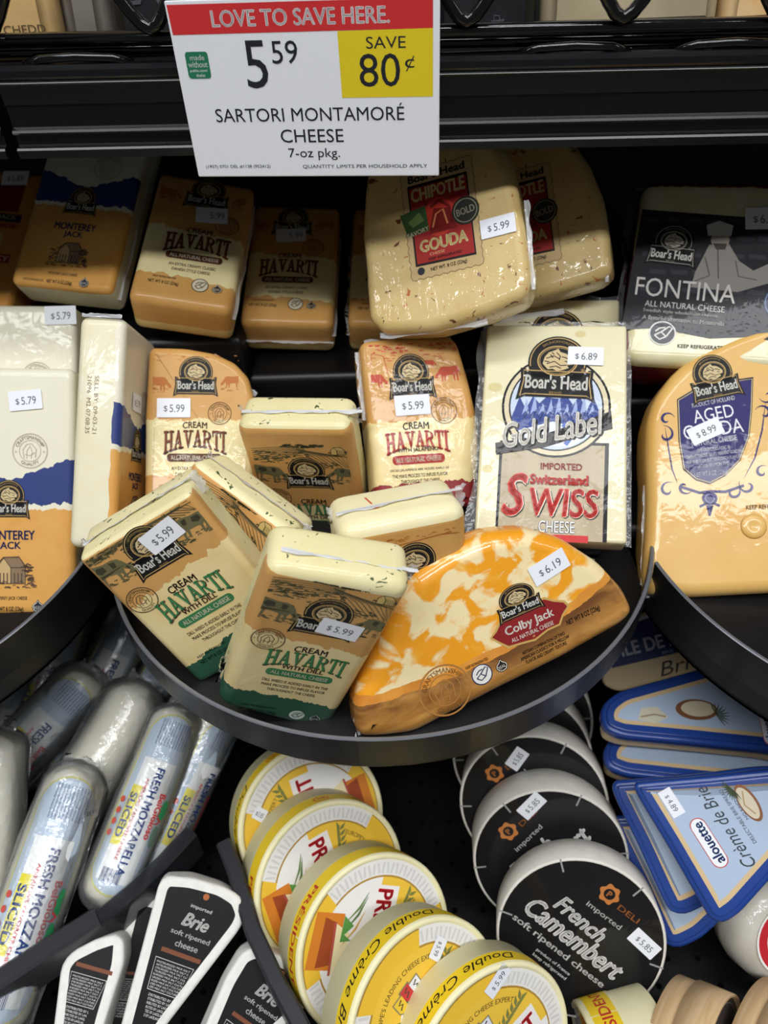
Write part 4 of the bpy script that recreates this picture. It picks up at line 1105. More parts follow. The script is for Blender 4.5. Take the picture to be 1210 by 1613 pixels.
a.poly([(-42.5, 39), (46, 33), (46, -45), (20, -42), (0, -44), (-30, -39), (-49.5, -41)], DK, 1)
o = a.build('label', r)
a = Art(0, 0, k)
gr, wh = ink('#8f8a84', .25, .3), ink('#cfcac4', .25, .3)
for i in range(7):
    for j in range(6):
        a.rect(-36 + i * 12 + (j % 2) * 5, 32 - j * 11.5, 9.5, 3.0, ink('#3b3b42', .25, .3), 2, rot=-3)
a.poly([(-3, 16), (8, 17), (14, 6), (22, 0), (36, 8), (44, 6), (44, -2), (30, -8), (14, -14), (-12, -12), (-10, -2), (-6, 8)], gr, 3)
a.poly(circle(3, 19.5, 5.2, 6), ink('#a59a8e', .25, .3), 4); a.poly([(-4, 22), (-5, 29), (2, 32), (10, 29), (9, 22)], wh, 5)
a.poly([(-1, 17), (7, 17), (6, 13), (1, 13)], ink('#4a443f', .25, .3), 5)
for q in ([(2, 13), (3, -6)], [(-5, 8), (-2, -4), (-10, -8)], [(12, 6), (14, -4), (24, -6)]): a.line(q, .7, ink('#5d5853', .25, .3), 4)
a.build('cheesemaker_photo', o)
emblem(o, -23.5 * k, 13.5 * k, 29 * k, -6, True, base=.5, name='brand_emblem')
a = Art(0, 0, k)
a.text('FONTINA', -15, -14, 56, 12, wh, 6, rot=-3.5); a.text('ALL NATURAL CHEESE', -15, -24.5, 44.5, 3.8, wh, 6, rot=-3)
a.text('Swedish style whole milk cheese.', -17, -29, 42, 2.8, wh, 6, rot=-3, bold=.02); a.text('A flavorful alternative to Mozzarella.', -15, -33.4, 46, 2.8, wh, 6, rot=-3, bold=.02)
a.build('label_lettering', o)
a = Art(0, 0, k); icon_seal(a, -26.3, -42, 7.2, '#d8d6d0', '#3a3a40', 3); a.build('reseal_icon', r)
a = Art(0, 0, k); a.text('KEEP REFRIGERATED', -4, -49.5, 27, 2.4, '#3c352c', 3, bold=.03); a.build('storage_lettering', r)
a = Art(0, 0, k); a.poly(circle(40, -20, 12), '#2e3a52', 3); a.line(circle(40, -20, 11), .8, '#6f7c96', 4, closed=True); a.build('seal_print', r)
sticker(r, p['st'], '6.89')
crinkle('film_edge', (-W / 2 - 1, -H / 2 + 6, -20), (-W / 2 + 3, H / 2 - 4, -20), (-1, 0, .2), 6, r, mat=FILM, amp=2.5, seed=11)
crinkle('film_edge', (-W / 2 + 2, H / 2 - 1, -12), (W / 2, H / 2 - 1, -12), (0, 1, .1), 4, r, mat=FILM, amp=1.5, seed=12)

# ---------------------------------------------------------------- left tray: monterey blocks
r, W, H, T = monterey('mont_rear', 'white monterey jack block at the back of the left tray', '5.79', 'monterey jack blocks')
r, W, H, T = monterey('mont_front', 'monterey jack block with barn label at the front of the left tray', '5.79', 'monterey jack blocks')
crinkle('film_edge', (W / 2 - 1, -H / 2 + 2, -20), (W / 2 - 1, H / 2 - 2, -20), (1, 0, .15), 4, r, mat=FILM, amp=1.5, seed=14)
r, W, H, T = monterey('mont_side', 'monterey jack block turned sideways with a sell-by date on its edge', None, 'monterey jack blocks')
sticker(r, (-6, 22, 18, 11, 0), '5.79')
# sell-by print sits on the narrow side that faces the viewer (local x = -W/2)
a = Art(base=0)
for i, s_ in enumerate(('SELL BY: 09-03-21', '21096  M2 07:08:35')):
    a.text(s_, 0, -i * 4.2, 34, 2.4, ink('#8f7a66', .3, .3), 0)
sd = a.build('date_print', r, lambda x, y, z: (-W / 2 * MM - .00025, -x + .016, -T * .55 * MM + y))
crinkle('film_edge', (-W / 2 - .5, H / 2 - 1, -2), (-W / 2 - .5, H / 2 - 1, -T + 2), (-.2, 1, 0), 3, r, amp=1, seed=15, nrm=(1, 0, 0))
# ---------------------------------------------------------------- middle row
r, W, H, T = havarti('hav_mid', 'hav', M_HAV_MID, 'cream havarti pack standing upright beside the sideways monterey block', 0, 34, '5.99', 'cream havarti packs', rad=4)
crinkle('film_edge', (43, -55, -10), (44, 18, -10), (1, .1, .1), 2.5, r, mat=FILM, amp=1.2, seed=20)
crinkle('film_edge', (10, 55, -14), (43, 24, -14), (.6, .8, .1), 5, r, amp=1.8, seed=21)
r, W, H, T = havarti('jalap', 'jal', M_JAL, 'havarti pack with jalapeno and red farm print standing in the middle row', -4, 30, '5.99', rad=5)
crinkle('film_edge', (-36, 5, -10), (-37, 52, -10), (-1, .1, .1), 3.5, r, amp=1.4, seed=22)
crinkle('film_edge', (-32, 58, -14), (30, 58, -14), (0, 1, .1), 4, r, amp=1.4, seed=23)

M_SWISS = cheese_mat('swiss_cheese', '#e8e1bd', '#e0d6aa', None, .6, .3, 14)
def swiss(key, label, price=None):
    p = POSES[key]
    W, H, T = p['dims']
    r = root('cheese_pack', p, None, label, 'cheese', 'swiss cheese packs')
    slab('cheese_block', fillet([(-W / 2, -H / 2), (W / 2, -H / 2), (W / 2, H / 2), (-W / 2, H / 2)], 2.5, 3), T, 2, M_SWISS, r, wob=.3)
    oy = (H - 150) / 2
    t = NT('foil_tan'); X, Y, Z = t.xyz(); t.film(.25, .3)
    tan = t.done(t.mix(t.step(t.noise(40, 4, (1, .3, 1), 1), .3, .7), lin('#ad9d80'), lin('#c2b394')), .5, .4)
    g = lambda h: ink(h, .3, .28)
    for x, y, rr in ((-38, 28, 4.5), (16, 68, 3.5), (-40, -30, 3.5)):
        a = Art(0, oy); a.poly(circle(x, y, rr, rr * .7), g('#d6c993'), 0); a.build('cheese_hole', r)
    a = Art(0, oy)
    a.poly([(-33, -10), (35, -10), (34, -75), (-33, -75)], g(BLACK), 1); a.poly([(-31, -12), (32.5, -12), (31.5, -75), (-31.5, -75)], tan, 2)
    o = a.build('label', r)
    a = Art(0, oy)
    a.poly(circle(1.5, 15, 34.5, 36, 48), g(BLACK), 3); a.poly(circle(1.5, 15, 33, 34.5, 48), g('#dccfae'), 4); a.poly(circle(1.5, 15, 30, 31.5, 48), g(BLACK), 5); a.poly(circle(1.5, 15, 29, 30.5, 48), g('#c9d4e6'), 6)
    mt = [(-26.5, 6)] + [(-26 + i * 4.25, 12 + 13 * abs(math.sin(i * 1.7)) - abs(i - 7) * .6) for i in range(14)] + [(29.5, 6), (25, -3), (-22, -3)]
    a.poly(mt, g('#3f4f92'), 7)
    for i in range(9):
        x = -20 + i * 5.2
        a.poly([(x, 8), (x + 3, 20 + 4 * math.sin(i * 2.1)), (x + 4.5, 9 + 2 * math.sin(i)), (x + 2.2, 11)], g('#9fb0d8'), 8)
        a.line([(x + 1, 4), (x + 4, 12), (x + 6, 6)], .8, g('#27315f'), 8)
    a.poly([(-22, -3), (0, 4), (25, -3), (12, -13), (-10, -14)], g('#e6ebf5'), 8); a.line([(6, 2), (14, -4), (8, -12)], 3, g('#5b78c0'), 9)
    a.build('mountain_picture', o)
    emblem(o, 1.5, oy + 40, 50, -2, base=.75)
    a = Art(0, oy)
    a.poly([(-36, -12), (-10, -7), (20, 5), (36, 12), (37, 0), (24, -4), (-4, -14), (-35, -20)], g('#2a2526'), 10)
    a.text('Gold Label', 1, -1.5, 66, 19, g(BLACK), 11, rot=11, bold=.07, shear=.35); a.text('Gold Label', 0, -.9, 65, 18, g('#f0ece2'), 12, rot=11, bold=.03, shear=.35)
    a.text('IMPORTED', 6, -27, 25.5, 4.6, g('#a83a36'), 12, bold=.03); a.text('Switzerland', 5, -36, 36, 7, g('#7a2a28'), 12, bold=.07); a.text('Switzerland', 4.7, -35.7, 35.5, 6.8, g('#d8433a'), 13, bold=.04)
    for dx, dy, L, c, bb in ((.8, -.8, 12, BLACK, .06), (.3, -.3, 13, '#e8ddc8', .05), (0, 0, 14, '#d63a33', .035)):
        a.text('S', -22 + dx, -46.5 + dy, 16, 29, g(c), L, bold=bb, shear=.25); a.text('WISS', 8 + dx, -51 + dy, 42, 19, g(c), L, bold=bb, shear=.1)
    a.text('CHEESE', 4, -66.8, 22, 8, g('#4a5878'), 13, bold=.05); a.text('CHEESE', 4, -66.8, 21.5, 7.6, g('#eceae2'), 14, bold=.0)
    a.rect(4, -74, 38, 4.5, g('#c8383a'), 13)
    a.build('label_lettering', o)
    crinkle('film_edge', (-W / 2, -H / 2, -8), (-W / 2, H / 2, -8), (-1, 0, .1), 7, r, mat=FILM, amp=1.5, seed=24)
    crinkle('film_edge', (W / 2, -H / 2, -8), (W / 2, H / 2, -8), (1, 0, .1), 5, r, mat=FILM, amp=1.5, seed=25)
    crinkle('film_edge', (-W / 2, H / 2, -8), (W / 2, H / 2, -8), (0, 1, .2), 8, r, mat=FILM, amp=2, seed=26)
    if price:
        sticker(r, p['st'], price, base=1.1)
    return r
swiss('swiss_back', 'pale swiss pack half hidden behind the front swiss pack')
swiss('swiss', 'swiss pack with a mountain picture and big red lettering', '6.89')

p = POSES['agedg']
W, H, T = p['dims']
r = root('cheese_wedge', p, None, 'golden aged gouda wedge with a purple shield label', 'cheese')
AG = cheese_mat('aged_gouda_cheese', '#e4ba6e', '#dda956', None, .4, .2, 18)
slab('cheese_block', fillet(p['out'], 5, 2), T, 7, AG, r, wob=.4)
PU = '#2f2a66'
a = Art()
sh = [(-24.5, 29), (-14, 36), (6, 41), (17.5, 43), (16.8, 24), (15.2, 8), (10, -6), (2, -15), (-6.5, -20), (-14, -18), (-21, -12), (-23.5, 4)]
a.poly(sh, '#1b1830', 1)
cx_ = sum(q[0] for q in sh) / len(sh); cy_ = sum(q[1] for q in sh) / len(sh)
a.line([(cx_ + (x - cx_) * .965, cy_ + (y - cy_) * .965) for x, y in sh], .5, '#c9b98a', 3, closed=True)
a.poly([(cx_ + (x - cx_) * .955, cy_ + (y - cy_) * .955) for x, y in sh], PU, 2)
o = a.build('shield_label', r)
emblem(o, -4, 41, 29, 14, base=.3)
a = Art()
wv = '#e6e3ea'
a.text('PRODUCT OF HOLLAND', -4.5, 28, 24, 2.6, wv, 3, rot=13, bold=.02); a.text('AGED', -4.5, 21, 22.5, 7.6, wv, 3, rot=12); a.text('GOUDA', -4.6, 12, 33, 8.2, wv, 3, rot=10)
a.text('NATURAL CHEESE', -4, 5.2, 25, 3.0, wv, 3, rot=11, bold=.02)
for i, s_ in enumerate(('THE DUTCH CLASSIC IS', 'CHARACTERIZED BY ITS VIBRANT GOLDEN', 'HUE AND RICH BUTTERSCOTCH FLAVOR.', 'AGED 18 MONTHS')):
    a.text(s_, -4.5, .6 - i * 3.1, (18, 31, 30, 17)[i], 1.9, wv, 3, rot=9, bold=.02)
a.text('NET WT 8 OZ  (226g)', -5.8, -14, 18, 3.6, wv, 3, rot=8, bold=.01)
a.build('label_lettering', o)
a = Art()
def curl(a, x, y, s, ang, flip, w=1.2):
    f = -1 if flip else 1
    q = []
    for i in range(16):
        t_ = i / 15
        rr = s * (1 - t_ * .8)
        th = math.radians(ang) + f * t_ * 5.2
        q.append((x + rr * math.cos(th), y + rr * math.sin(th)))
    a.line(q, w, PU, 1, taper=True)
for x, y, s_, an, fl in ((-30, 17, 4.5, 20, False), (-31, 8, 5.5, 100, True), (-29, -24, 5, 60, False), (-20, -22, 4.5, -20, True), (14, -20, 5, 150, False), (6, -24, 4.5, 60, True), (23, 22, 5, 160, True), (25, 32, 4.5, 200, False), (22, -12, 4, 60, False)):
    curl(a, x, y, s_, an, fl, 1.6)
a.line([(-31, 12), (-29, 0), (-27, -12), (-24, -20)], 1.0, PU, 1, taper=True); a.line([(24, 28), (22, 12), (18, -4), (12, -16)], 1.0, PU, 1, taper=True)
a.line([(-22, -22), (-12, -25), (-6.5, -24), (2, -24), (12, -20)], 1.6, PU, 1); a.poly(circle(-6.5, -28, 4.2, 4), PU, 1); a.line([(-12, -33), (-6.5, -30), (-1, -32)], 1.4, PU, 1); a.poly([(-8.5, -32), (-4.5, -32), (-6, -38), (-7, -38)], PU, 1)
a.line(circle(-6.5, -28, 2.4, n=14), .5, '#8f86b8', 2, closed=True)
a.build('scroll_ornament', r)
a = Art(); a.text('KEEP REFRIGERATED', 26, -31.5, 26, 2.6, '#5a3b22', 1, rot=4, bold=.02); a.build('small_print', r)
lathe('cheese_eye', [(7.2, .05), (6.4, .8), (4.5, 1.5), (2.5, 1.2), (.3, .9)], [AG], r, 24).location = (17 * MM, -43 * MM, -.0002)
sticker(r, p['st'], '8.99')
crinkle('film_edge', (-40, -78, -10), (-39, -20, -10), (-1, 0, .1), 2.5, r, amp=1, seed=30)
crinkle('film_edge', (-40, -83, -12), (44, -79, -12), (0, -1, .2), 4, r, amp=1, seed=31)

# ---------------------------------------------------------------- dill packs and the pack on its side
def top_seam(r, W, H, T, seed, over=6):
    crinkle('film_seam', (-W / 2 + 2, H / 2 - .3, -T * .5), (W / 2 + over, H / 2 + 1, -T * .5), (0, .22, 1), 5, r, mat=SEAM, amp=.7, seed=seed, n=36, nrm=(0, 1, 0))
    crinkle('film_edge', (W / 2 - 1, H / 2 - 12, -T * .5), (W / 2 - 1, H / 2 + 2, -T * .5), (1, .2, 0), 7, r, amp=2, seed=seed + 1, n=10)
    crinkle('film_edge', (-W / 2 + 1, H / 2 - 10, -T * .6), (-W / 2 + 1, H / 2 + 1, -T * .6), (-1, .2, 0), 4, r, amp=2, seed=seed + 2, n=10)
r, W, H, T = havarti('dill_lean', 'dill', M_DILLL, 'dill havarti pack standing at the back, in front of the dark gap', 3, 12, None, 'dill havarti packs', rad=9, b=7)
top_seam(r, W, H, T, 40)
p = POSES['dill_tilt']; W, H, T = p['dims']
r, W, H, T = havarti('dill_tilt', 'dill', label_mat('dill_wrap_tilt', ['#d9a562', (-20, '#eedcaa'), (-40, '#2f5a44')], '#efe6b8', zcut=8, ycut=44, fleck='#4a5a32'), 'dill havarti pack tipped on its corner behind the front left dill pack', 0, 16, None, 'dill havarti packs', rad=8, b=6)
top_seam(r, W, H, T, 44, 0)
p = POSES['side_pack']
W, H, T = p['dims']
r = root('cheese_pack', p, None, 'upright havarti pack showing its pale top, wedged behind the marbled wedge', 'cheese')
pack_body(r, W, H, T, M_SIDE, None, 10, 9)
a = Art(); rg = random.Random(2)
scrub(a, -30, 30, 44, 3, '#b5702f', 24, 1, rg, .6); a.line([(-25, 42), (-5, 41), (20, 43), (30, 42)], .6, '#a8622c', 1); a.build('farm_picture', r)
emblem(r, 4, 24, 33)
a = Art(); serif_word(a, 'HAVARTI', 4, -14, 43, 13, '#b4332c', '#7a2420', 3); a.build('title_lettering', r)
top_seam(r, W, H, T, 48, 2)
a = Art(base=0); a.poly(circle(-12, -10, 2.6, 2.2, 14), '#e08a2e', 0); a.line([(-15, -22), (-13, -14)], 1.0, '#d0604a', 0)
a.build('pepper_fleck', r, lambda x, y, z: (x, H / 2 * MM + .0002, y - .006))
r, W, H, T = havarti('dill_left', 'dill', M_DILL, 'dill havarti pack leaning at the left of the central tray', -1, 38, '5.99', 'dill havarti packs', rad=5, b=4, fs=.5)
top_seam(r, W, H, T, 52, 0)
r, W, H, T = havarti('dill_center', 'dill', M_DILLC, 'foremost dill havarti pack standing at the front of the central tray', 2, 33, '5.99', 'dill havarti packs', rad=9, b=7, T=30, lo=-90)
crinkle('film_seam', (-30, 64.5, -13), (38, 69, -13), (0, .22, 1), 5, r, mat=SEAM, amp=.7, seed=56, n=36, nrm=(0, 1, 0))
crinkle('film_edge', (34, 58, -14), (34, 70, -14), (1, .2, 0), 6, r, amp=2, seed=57, n=10)
crinkle('film_edge', (-35, -56, -14), (-35.5, -30, -14), (-1, 0, .1), 4, r, amp=1.5, seed=58, n=10)

# ---------------------------------------------------------------- colby jack half moon
p = POSES['colby']
r = root('cheese_wedge', p, None, 'orange and white marbled colby jack half-moon at the front of the tray', 'cheese')
t = NT('colby_wrap')
X, Y, Z = t.xyz()
nz = t.noise(48, 4, (1, 1.2, .6), .5, .5)
marb = t.mix(t.step(nz, .475, .535), lin('#f0a01f'), lin('#f4e0ad'))
marb = t.mix(t.step(t.noise(90, 3), .55, .75), marb, lin('#f2b23c'))
val = t.ma('SUBTRACT', Y, t.ma('ADD', t.ma('ADD', t.ma('MULTIPLY', X, .07), t.ma('MULTIPLY', t.ma('MULTIPLY', X, X), 1.6)), .0235))
val = t.ma('ADD', val, t.ma('MULTIPLY', t.ma('SUBTRACT', t.noise(70, 4), .5), .006))
wn = t.noise(26, 6, (1, 3.5, 1), 1.2, .65)
wood = t.mix(t.step(wn, .3, .7), lin('#cf9a50'), lin('#a66c2e'))
dark = t.ma('MULTIPLY', t.step(t.noise(24, 4, (1, 1.5, 1), .5, .6, (2.3, 4, 0)), .32, .50), t.step(val, -.024, -.008))
wood = t.mix(t.ma('MULTIPLY', dark, .85), wood, lin('#5e361d'))
rind = t.mix(t.step(t.noise(60, 4), .3, .7), lin('#e7a043'), lin('#d08230'))
col = t.mix(t.ma('LESS_THAN', val, 0.0), marb, rind)
col = t.mix(t.ma('LESS_THAN', val, -.0055), col, wood)
t.film(.8, .22)
slab('cheese_block', fillet(p['out'], 6, 3), 30, 9, t.done(col, .4, .35), r, wob=.4)
a = Art()
a.poly([(-4, 30), (0, 33), (4, 37), (10, 39), (34, 40), (39, 36), (45, 33), (47, 29), (42, 25), (38, 20), (30, 20), (21, 17.5), (12, 19), (4, 20), (0, 25)], '#c9a45c', 1)
a.poly([(-2.6, 30), (1, 32), (5, 36), (10, 38), (33.5, 38.6), (38.4, 35), (44, 32), (45.4, 29), (41, 25.8), (37.4, 21.2), (30, 21.2), (21, 18.8), (12.4, 20.2), (5, 21.2), (1, 25.6)], '#8a2426', 2)
o = a.build('name_plaque', r)
a = Art(); a.text('Colby Jack', 21, 29, 31, 7, '#f2ede2', 3, bold=.03); a.text('ALL NATURAL CHEESE', 21, 23.4, 27, 2.6, '#f2ede2', 3, bold=.02); a.text('*', 21, 20.6, 1.6, 1.6, '#d8b76a', 3); a.build('plaque_lettering', o)
emblem(r, 18.5, 43.5, 29, 0, base=.4, ky=.72)
a = Art()
a.text('NET WT 8 OZ (226g)', 53, 19.5, 22, 4.2, '#2b1c12', 1, bold=.03, rot=2)
for i, s_ in enumerate(('ARTISAN COMBINATION OF TWO', 'AMERICAN CLASSICS FOR A MELLOW', 'FLAVOR AND CREAMY TEXTURE.')):
    a.text(s_, 25, 14 - i * 3.0, (28, 32, 27)[i], 2.2, '#2b1c12', 1, bold=.03, rot=2)
a.text('KEEP REFRIGERATED', -16, 19.5, 14, 1.7, '#2b1c12', 1, bold=.02)
icon_seal(a, -15.3, 12, 6, '#3a3a55', '#e4e2dc'); icon_drop(a, -2.8, 12, 4, '#2a2420', '#e8e2d4')
a.build('small_print', r)
seal(r, -38.4, 12.4, 15, '#b07a3e', top='CRAFTSMANSHIP', bot='QUALITY')
sticker(r, p['st'], '6.19')
crinkle('film_edge', (-93, -2, -10), (-86, 24, -10), (-1, 0, .1), 4, r, amp=1.6, seed=60)
crinkle('film_edge', (36, 80, -14), (74, 40, -14), (.6, .8, .1), 4, r, mat=FILM, amp=1.5, seed=61)

# ---------------------------------------------------------------- cheese wheels
CREAMP = plain('#efe8bb', .5, .3, grain=.06, gscale=60, name='cream_paper')
YEL = plain('#f0cc26', .45, .35, grain=.05, gscale=80, name='yellow_paper')
def rim_warp(R, zc):
    def f(x, y, z):
        a = math.pi / 2 + x / (R * MM)
        rr = R * MM + z
        return (rr * math.cos(a), rr * math.sin(a), zc * MM + y)
    return f
def president(key, label, price=None, wrapped=False, pose=None):
    p = pose or POSES[key]
    D, _, T = p['dims']
    R = D / 2
    r = root('brie_round', p, None, label, 'cheese', 'yellow brie wheels')
    lathe('box', [(R - 2, -T), (R - .6, -T + 1), (R - .6, -T * .52), (R, -T * .5), (R, -1.2), (R - 1, 0), (R - 3, 0), (R - 4, -1.2), (R * .5, -1.2), (.2, -1.2)], [CREAMP], r, 64)
    a = Art(base=.08)
    a.grid(0, 0, 2 * math.pi * R * .998, T * .36, YEL, 0, 96, 1)
    band = a.build('yellow_band', r, rim_warp(R, -T * .27))
    h = T * .2
    K_ = ink('#2a2416', .2, 0)
    RD = ink('#c9382c', .2, 0)
    wr = rim_warp(R, -T * .27)
    a = Art(base=.2); a.text('Double Crème Brie', 0, 0, R * 1.75, h * 1.05, K_, 0, shear=.35); a.build('cheese_name_lettering', band, wr)
    a = Art(base=.2); a.text('PRÉSIDENT', math.pi * R, 0, R * 1.1, h, RD, 0, bold=.02); a.build('brand_lettering', band, wr)
    for s_ in (-1, 1):
        cx = s_ * R * 1.32
        a = Art(base=.2)
        a.line(circle(cx, 0, h * .8, h * .6, 14), h * .12, ink('#d8602c', .2, 0), 0, closed=True)
        a.text('Brie', cx, 0, h * .9, h * .5, RD, 0, bold=.03)
        a.build('medal_print', band, wr)
    mk = (lambda h: ink(h, .9, .8)) if wrapped else (lambda h: ink(h, .35, .0))
    a = Art(base=-1.1)
    a.poly(circle(0, 0, R * .93, n=56), mk('#eae8e4'), 0)
    for i in range(84):
        th = 2 * math.pi * i / 84
        x = R * .835 * math.cos(th); y = R * .835 * math.sin(th)
        a.rect(x, y, R * .026, R * .12, mk('#d6d4d2'), 1, rot=math.degrees(th) - 90 + (8 if i % 2 else -8))
    tab = [(R * .97 * math.cos(math.radians(q)), R * .97 * math.sin(math.radians(q))) for q in range(62, 120, 4)]
    BR = mk('#b08a3a')
    for off in (0, 180):
        t_ = [(R * .93 * math.cos(math.radians(q + off)), R * .93 * math.sin(math.radians(q + off))) for q in range(58, 124, 5)] + [(R * .55 * math.cos(math.radians(q + off)), R * .55 * math.sin(math.radians(q + off))) for q in (118, 62)]
        a.poly(t_, BR, 2); a.poly([(x * .985, y * .985) for x, y in t_], mk('#efc23c'), 3)
    a.poly(circle(0, 0, R * .755, n=48), BR, 2); a.poly(circle(0, 0, R * .735, n=48), mk('#f0c544'), 4)
    o = a.build('face_label', r)
    a = Art(base=-1.1)
    wh = mk('#f1efec')
    a.poly([(R * .735 * math.cos(math.radians(q)), R * .735 * math.sin(math.radians(q))) for q in range(188, 353, 6)], wh, 5)
    a.poly([(-R * .3, -R * .86), (R * .3, -R * .86), (R * .3, -R * .5), (-R * .3, -R * .5)], mk('#d9822e'), 6)
    a.poly([(-R * .25, -R * .74), (R * .28, -R * .74), (R * .24, -R * .56), (-R * .2, -R * .58)], mk('#a04a26'), 7)
    a.poly([(-R * .2, -R * .6), (R * .35, -R * .55), (R * .28, -R * .38), (-R * .1, -R * .4)], mk('#efe2b4'), 8)
    a.line([(-R * .2, -R * .6), (R * .35, -R * .55)], R * .03, mk('#b5544a'), 9)
    for x0, x1, c in ((-.55, -.2, '#6f8a56'), (-.5, -.1, '#5a7a48'), (-.35, .05, '#d3a860')):
        a.line([(R * x0, -R * .25), (R * (x0 + x1) / 2, -R * .33), (R * x1, -R * .48)], R * .03, mk(c), 9, taper=True)
    a.poly([(-R * .28, -R * .5), (-R * .18, -R * .36), (-R * .08, -R * .46), (-R * .02, -R * .36), (0, -R * .5)], mk('#5d9a4a'), 10)
    a.build('face_picture', o)
    a = Art(base=-1.1)
    a.poly([(-R * .64, -R * .17), (R * .64, -R * .17), (R * .64, R * .15), (-R * .64, R * .15)], wh, 6); a.poly(circle(0, R * .12, R * .3, R * .26), wh, 6)
    a.text('PRÉSIDENT', 0, 0, R * 1.2, R * .27, mk('#cc2a36'), 8, bold=.045)
    for s_ in (-1, 1):
        for i in range(6):
            x, y = s_ * R * (.2 + .07 * i), R * (.21 + .018 * i)
            for u in (-1, 1):
                th = math.radians(90 - s_ * 60 + u * 32)
                c_, sn = math.cos(th), math.sin(th)
                a.poly([(x, y), (x + R * (.05 * c_ - .022 * sn), y + R * (.05 * sn + .022 * c_)), (x + R * .12 * c_, y + R * .12 * sn), (x + R * (.05 * c_ + .022 * sn), y + R * (.05 * sn - .022 * c_))], mk('#7f8248'), 8)
    for dx, c, rt in ((-.12, '#e8c53c', 14), (.0, '#c93a3c', 0), (.12, '#e6e6ee', -14)):
        x, y = R * dx, R * (.40 if dx else .43)
        a.poly([(x - R * .075, y + R * .09), (x + R * .075, y + R * .09), (x + R * .07, y - R * .05), (x, y - R * .12), (x - R * .07, y - R * .05)], mk('#8a8468'), 9)
        a.poly([(x - R * .062, y + R * .078), (x + R * .062, y + R * .078), (x + R * .058, y - R * .045), (x, y - R * .1), (x - R * .058, y - R * .045)], mk(c), 10)
        a.line([(x - R * .03, y - R * .03), (x + R * .02, y), (x - R * .02, y + R * .03), (x + R * .03, y + R * .05)], R * .018, mk('#4a4238'), 11)
    a.text("EUROPE'S LEADING CHEESE EXPERT", 0, R * .62, R * 1.15, R * .055, mk('#6d5a2c'), 8, bend=R * .62)
    a.build('face_lettering', o)
    if price and 'st' in p:
        sticker(r, p['st'], price, base=-.1 if False else .0)
    return r
president('w1', 'hindmost yellow brie wheel in crinkled clear film under the tray', '5.85', True)
president('w2', 'second yellow brie wheel from the back of the leaning row')
president('w3', 'third yellow brie wheel from the back of the leaning row')
president('w4', 'fourth yellow brie wheel from the back, just behind the frontmost one', '5.99')
president('w5', 'frontmost yellow brie wheel of the leaning row', '5.99')
n_ = Vector((-.97, -.2, -.10)).normalized(); y_ = (Vector((.2, -.5, .9)) - n_ * Vector((.2, -.5, .9)).dot(n_)).normalized(); x_ = y_.cross(n_)
q_ = Matrix((x_, y_, n_)).transposed().to_quaternion() @ Quaternion((0, 0, 1), math.radians(-110))
president('w6', 'yellow brie wheel standing edge-on in front of the black camembert', pose=dict(loc=(.118, .1205, .896), q=q_, dims=(115, 115, 46)))

M_CAMW = plain('#d9d4ca', .6, .3, grain=.12, gscale=110, bump=.4, name='white_paper_wall')
def camembert(key, label, price=None):
    p = POSES[key]
    D, _, T = p['dims']
    R = D / 2
    r = root('camembert_round', p, None, label, 'cheese', 'black camembert wheels')
    lathe('box', [(R - 2, -T), (R, -T + 1.5), (R, -T * .5), (R, -.8), (R - .6, 0), (R - 1.6, 0), (R - 2, -.2), (.2, -.2)], [M_CAMW], r, 64)
    bk = ink('#19181a', .5, .08, .4)
    a = Art(base=-.15); a.poly(circle(0, 0, R - 1.6, n=64), bk, 0)
    o = a.build('face_label', r)
    gw = ink('#e9e7e4', .3, 0); cu = ink('#c0793f', .3, 0)
    a = Art(base=-.1)
    a.text('French', -8, 11.5, 39, 12, gw, 2, rot=-2, bold=.04, shear=.3); a.text('Camembert', -3, -2, 76, 15, gw, 2, bold=.045, shear=.3)
    a.text('soft ripened cheese', -6, -16.5, 74, 6.4, gw, 2, bold=.02); a.text('imported', 2, 23, 27, 5, gw, 2, bold=.01)
    a.text('product of France', -4, -24.8, 27, 3, gw, 2); a.text('keep refrigerated', -4, -29, 27, 3, gw, 2)
    a.poly([(-4 + 6.6 * (1 + .12 * math.cos(6 * q)) * math.cos(q), 37.5 + 6.6 * (1 + .12 * math.cos(6 * q)) * math.sin(q)) for q in [i * math.pi / 18 for i in range(36)]], cu, 2)
    a.poly(circle(-4, 37.5, 3.8), bk, 3); a.text('P', -4, 37.5, 3, 4.4, cu, 4, bold=.05); a.text('DELI', 13.5, 34.6, 16, 4, cu, 2, bold=.01)
    a.build('face_lettering', o)
    for i in range(6):                                   # clear seal tabs over the rim
        th = math.radians(20 + i * 60)
        a = Art(base=.05); a.line([((R - 9) * math.cos(th), (R - 9) * math.sin(th)), ((R + .2) * math.cos(th), (R + .2) * math.sin(th))], 1.2, ink('#9b9a98', .4, 0), 0)
        a.build('seal_tab', r)
    if price:
        sticker(r, p['st'], price, base=.1)
    return r
camembert('c5', 'hindmost black camembert wheel almost hidden under the tray')
camembert('c4', 'black camembert wheel under the tray edge, second from the back')
camembert('c3', 'black camembert wheel in the middle of the row, half under the tray', '5.85')
camembert('c2', 'black camembert wheel just behind the frontmost one', '5.85')
camembert('c1', 'frontmost black camembert wheel with full white lettering', '5.85')

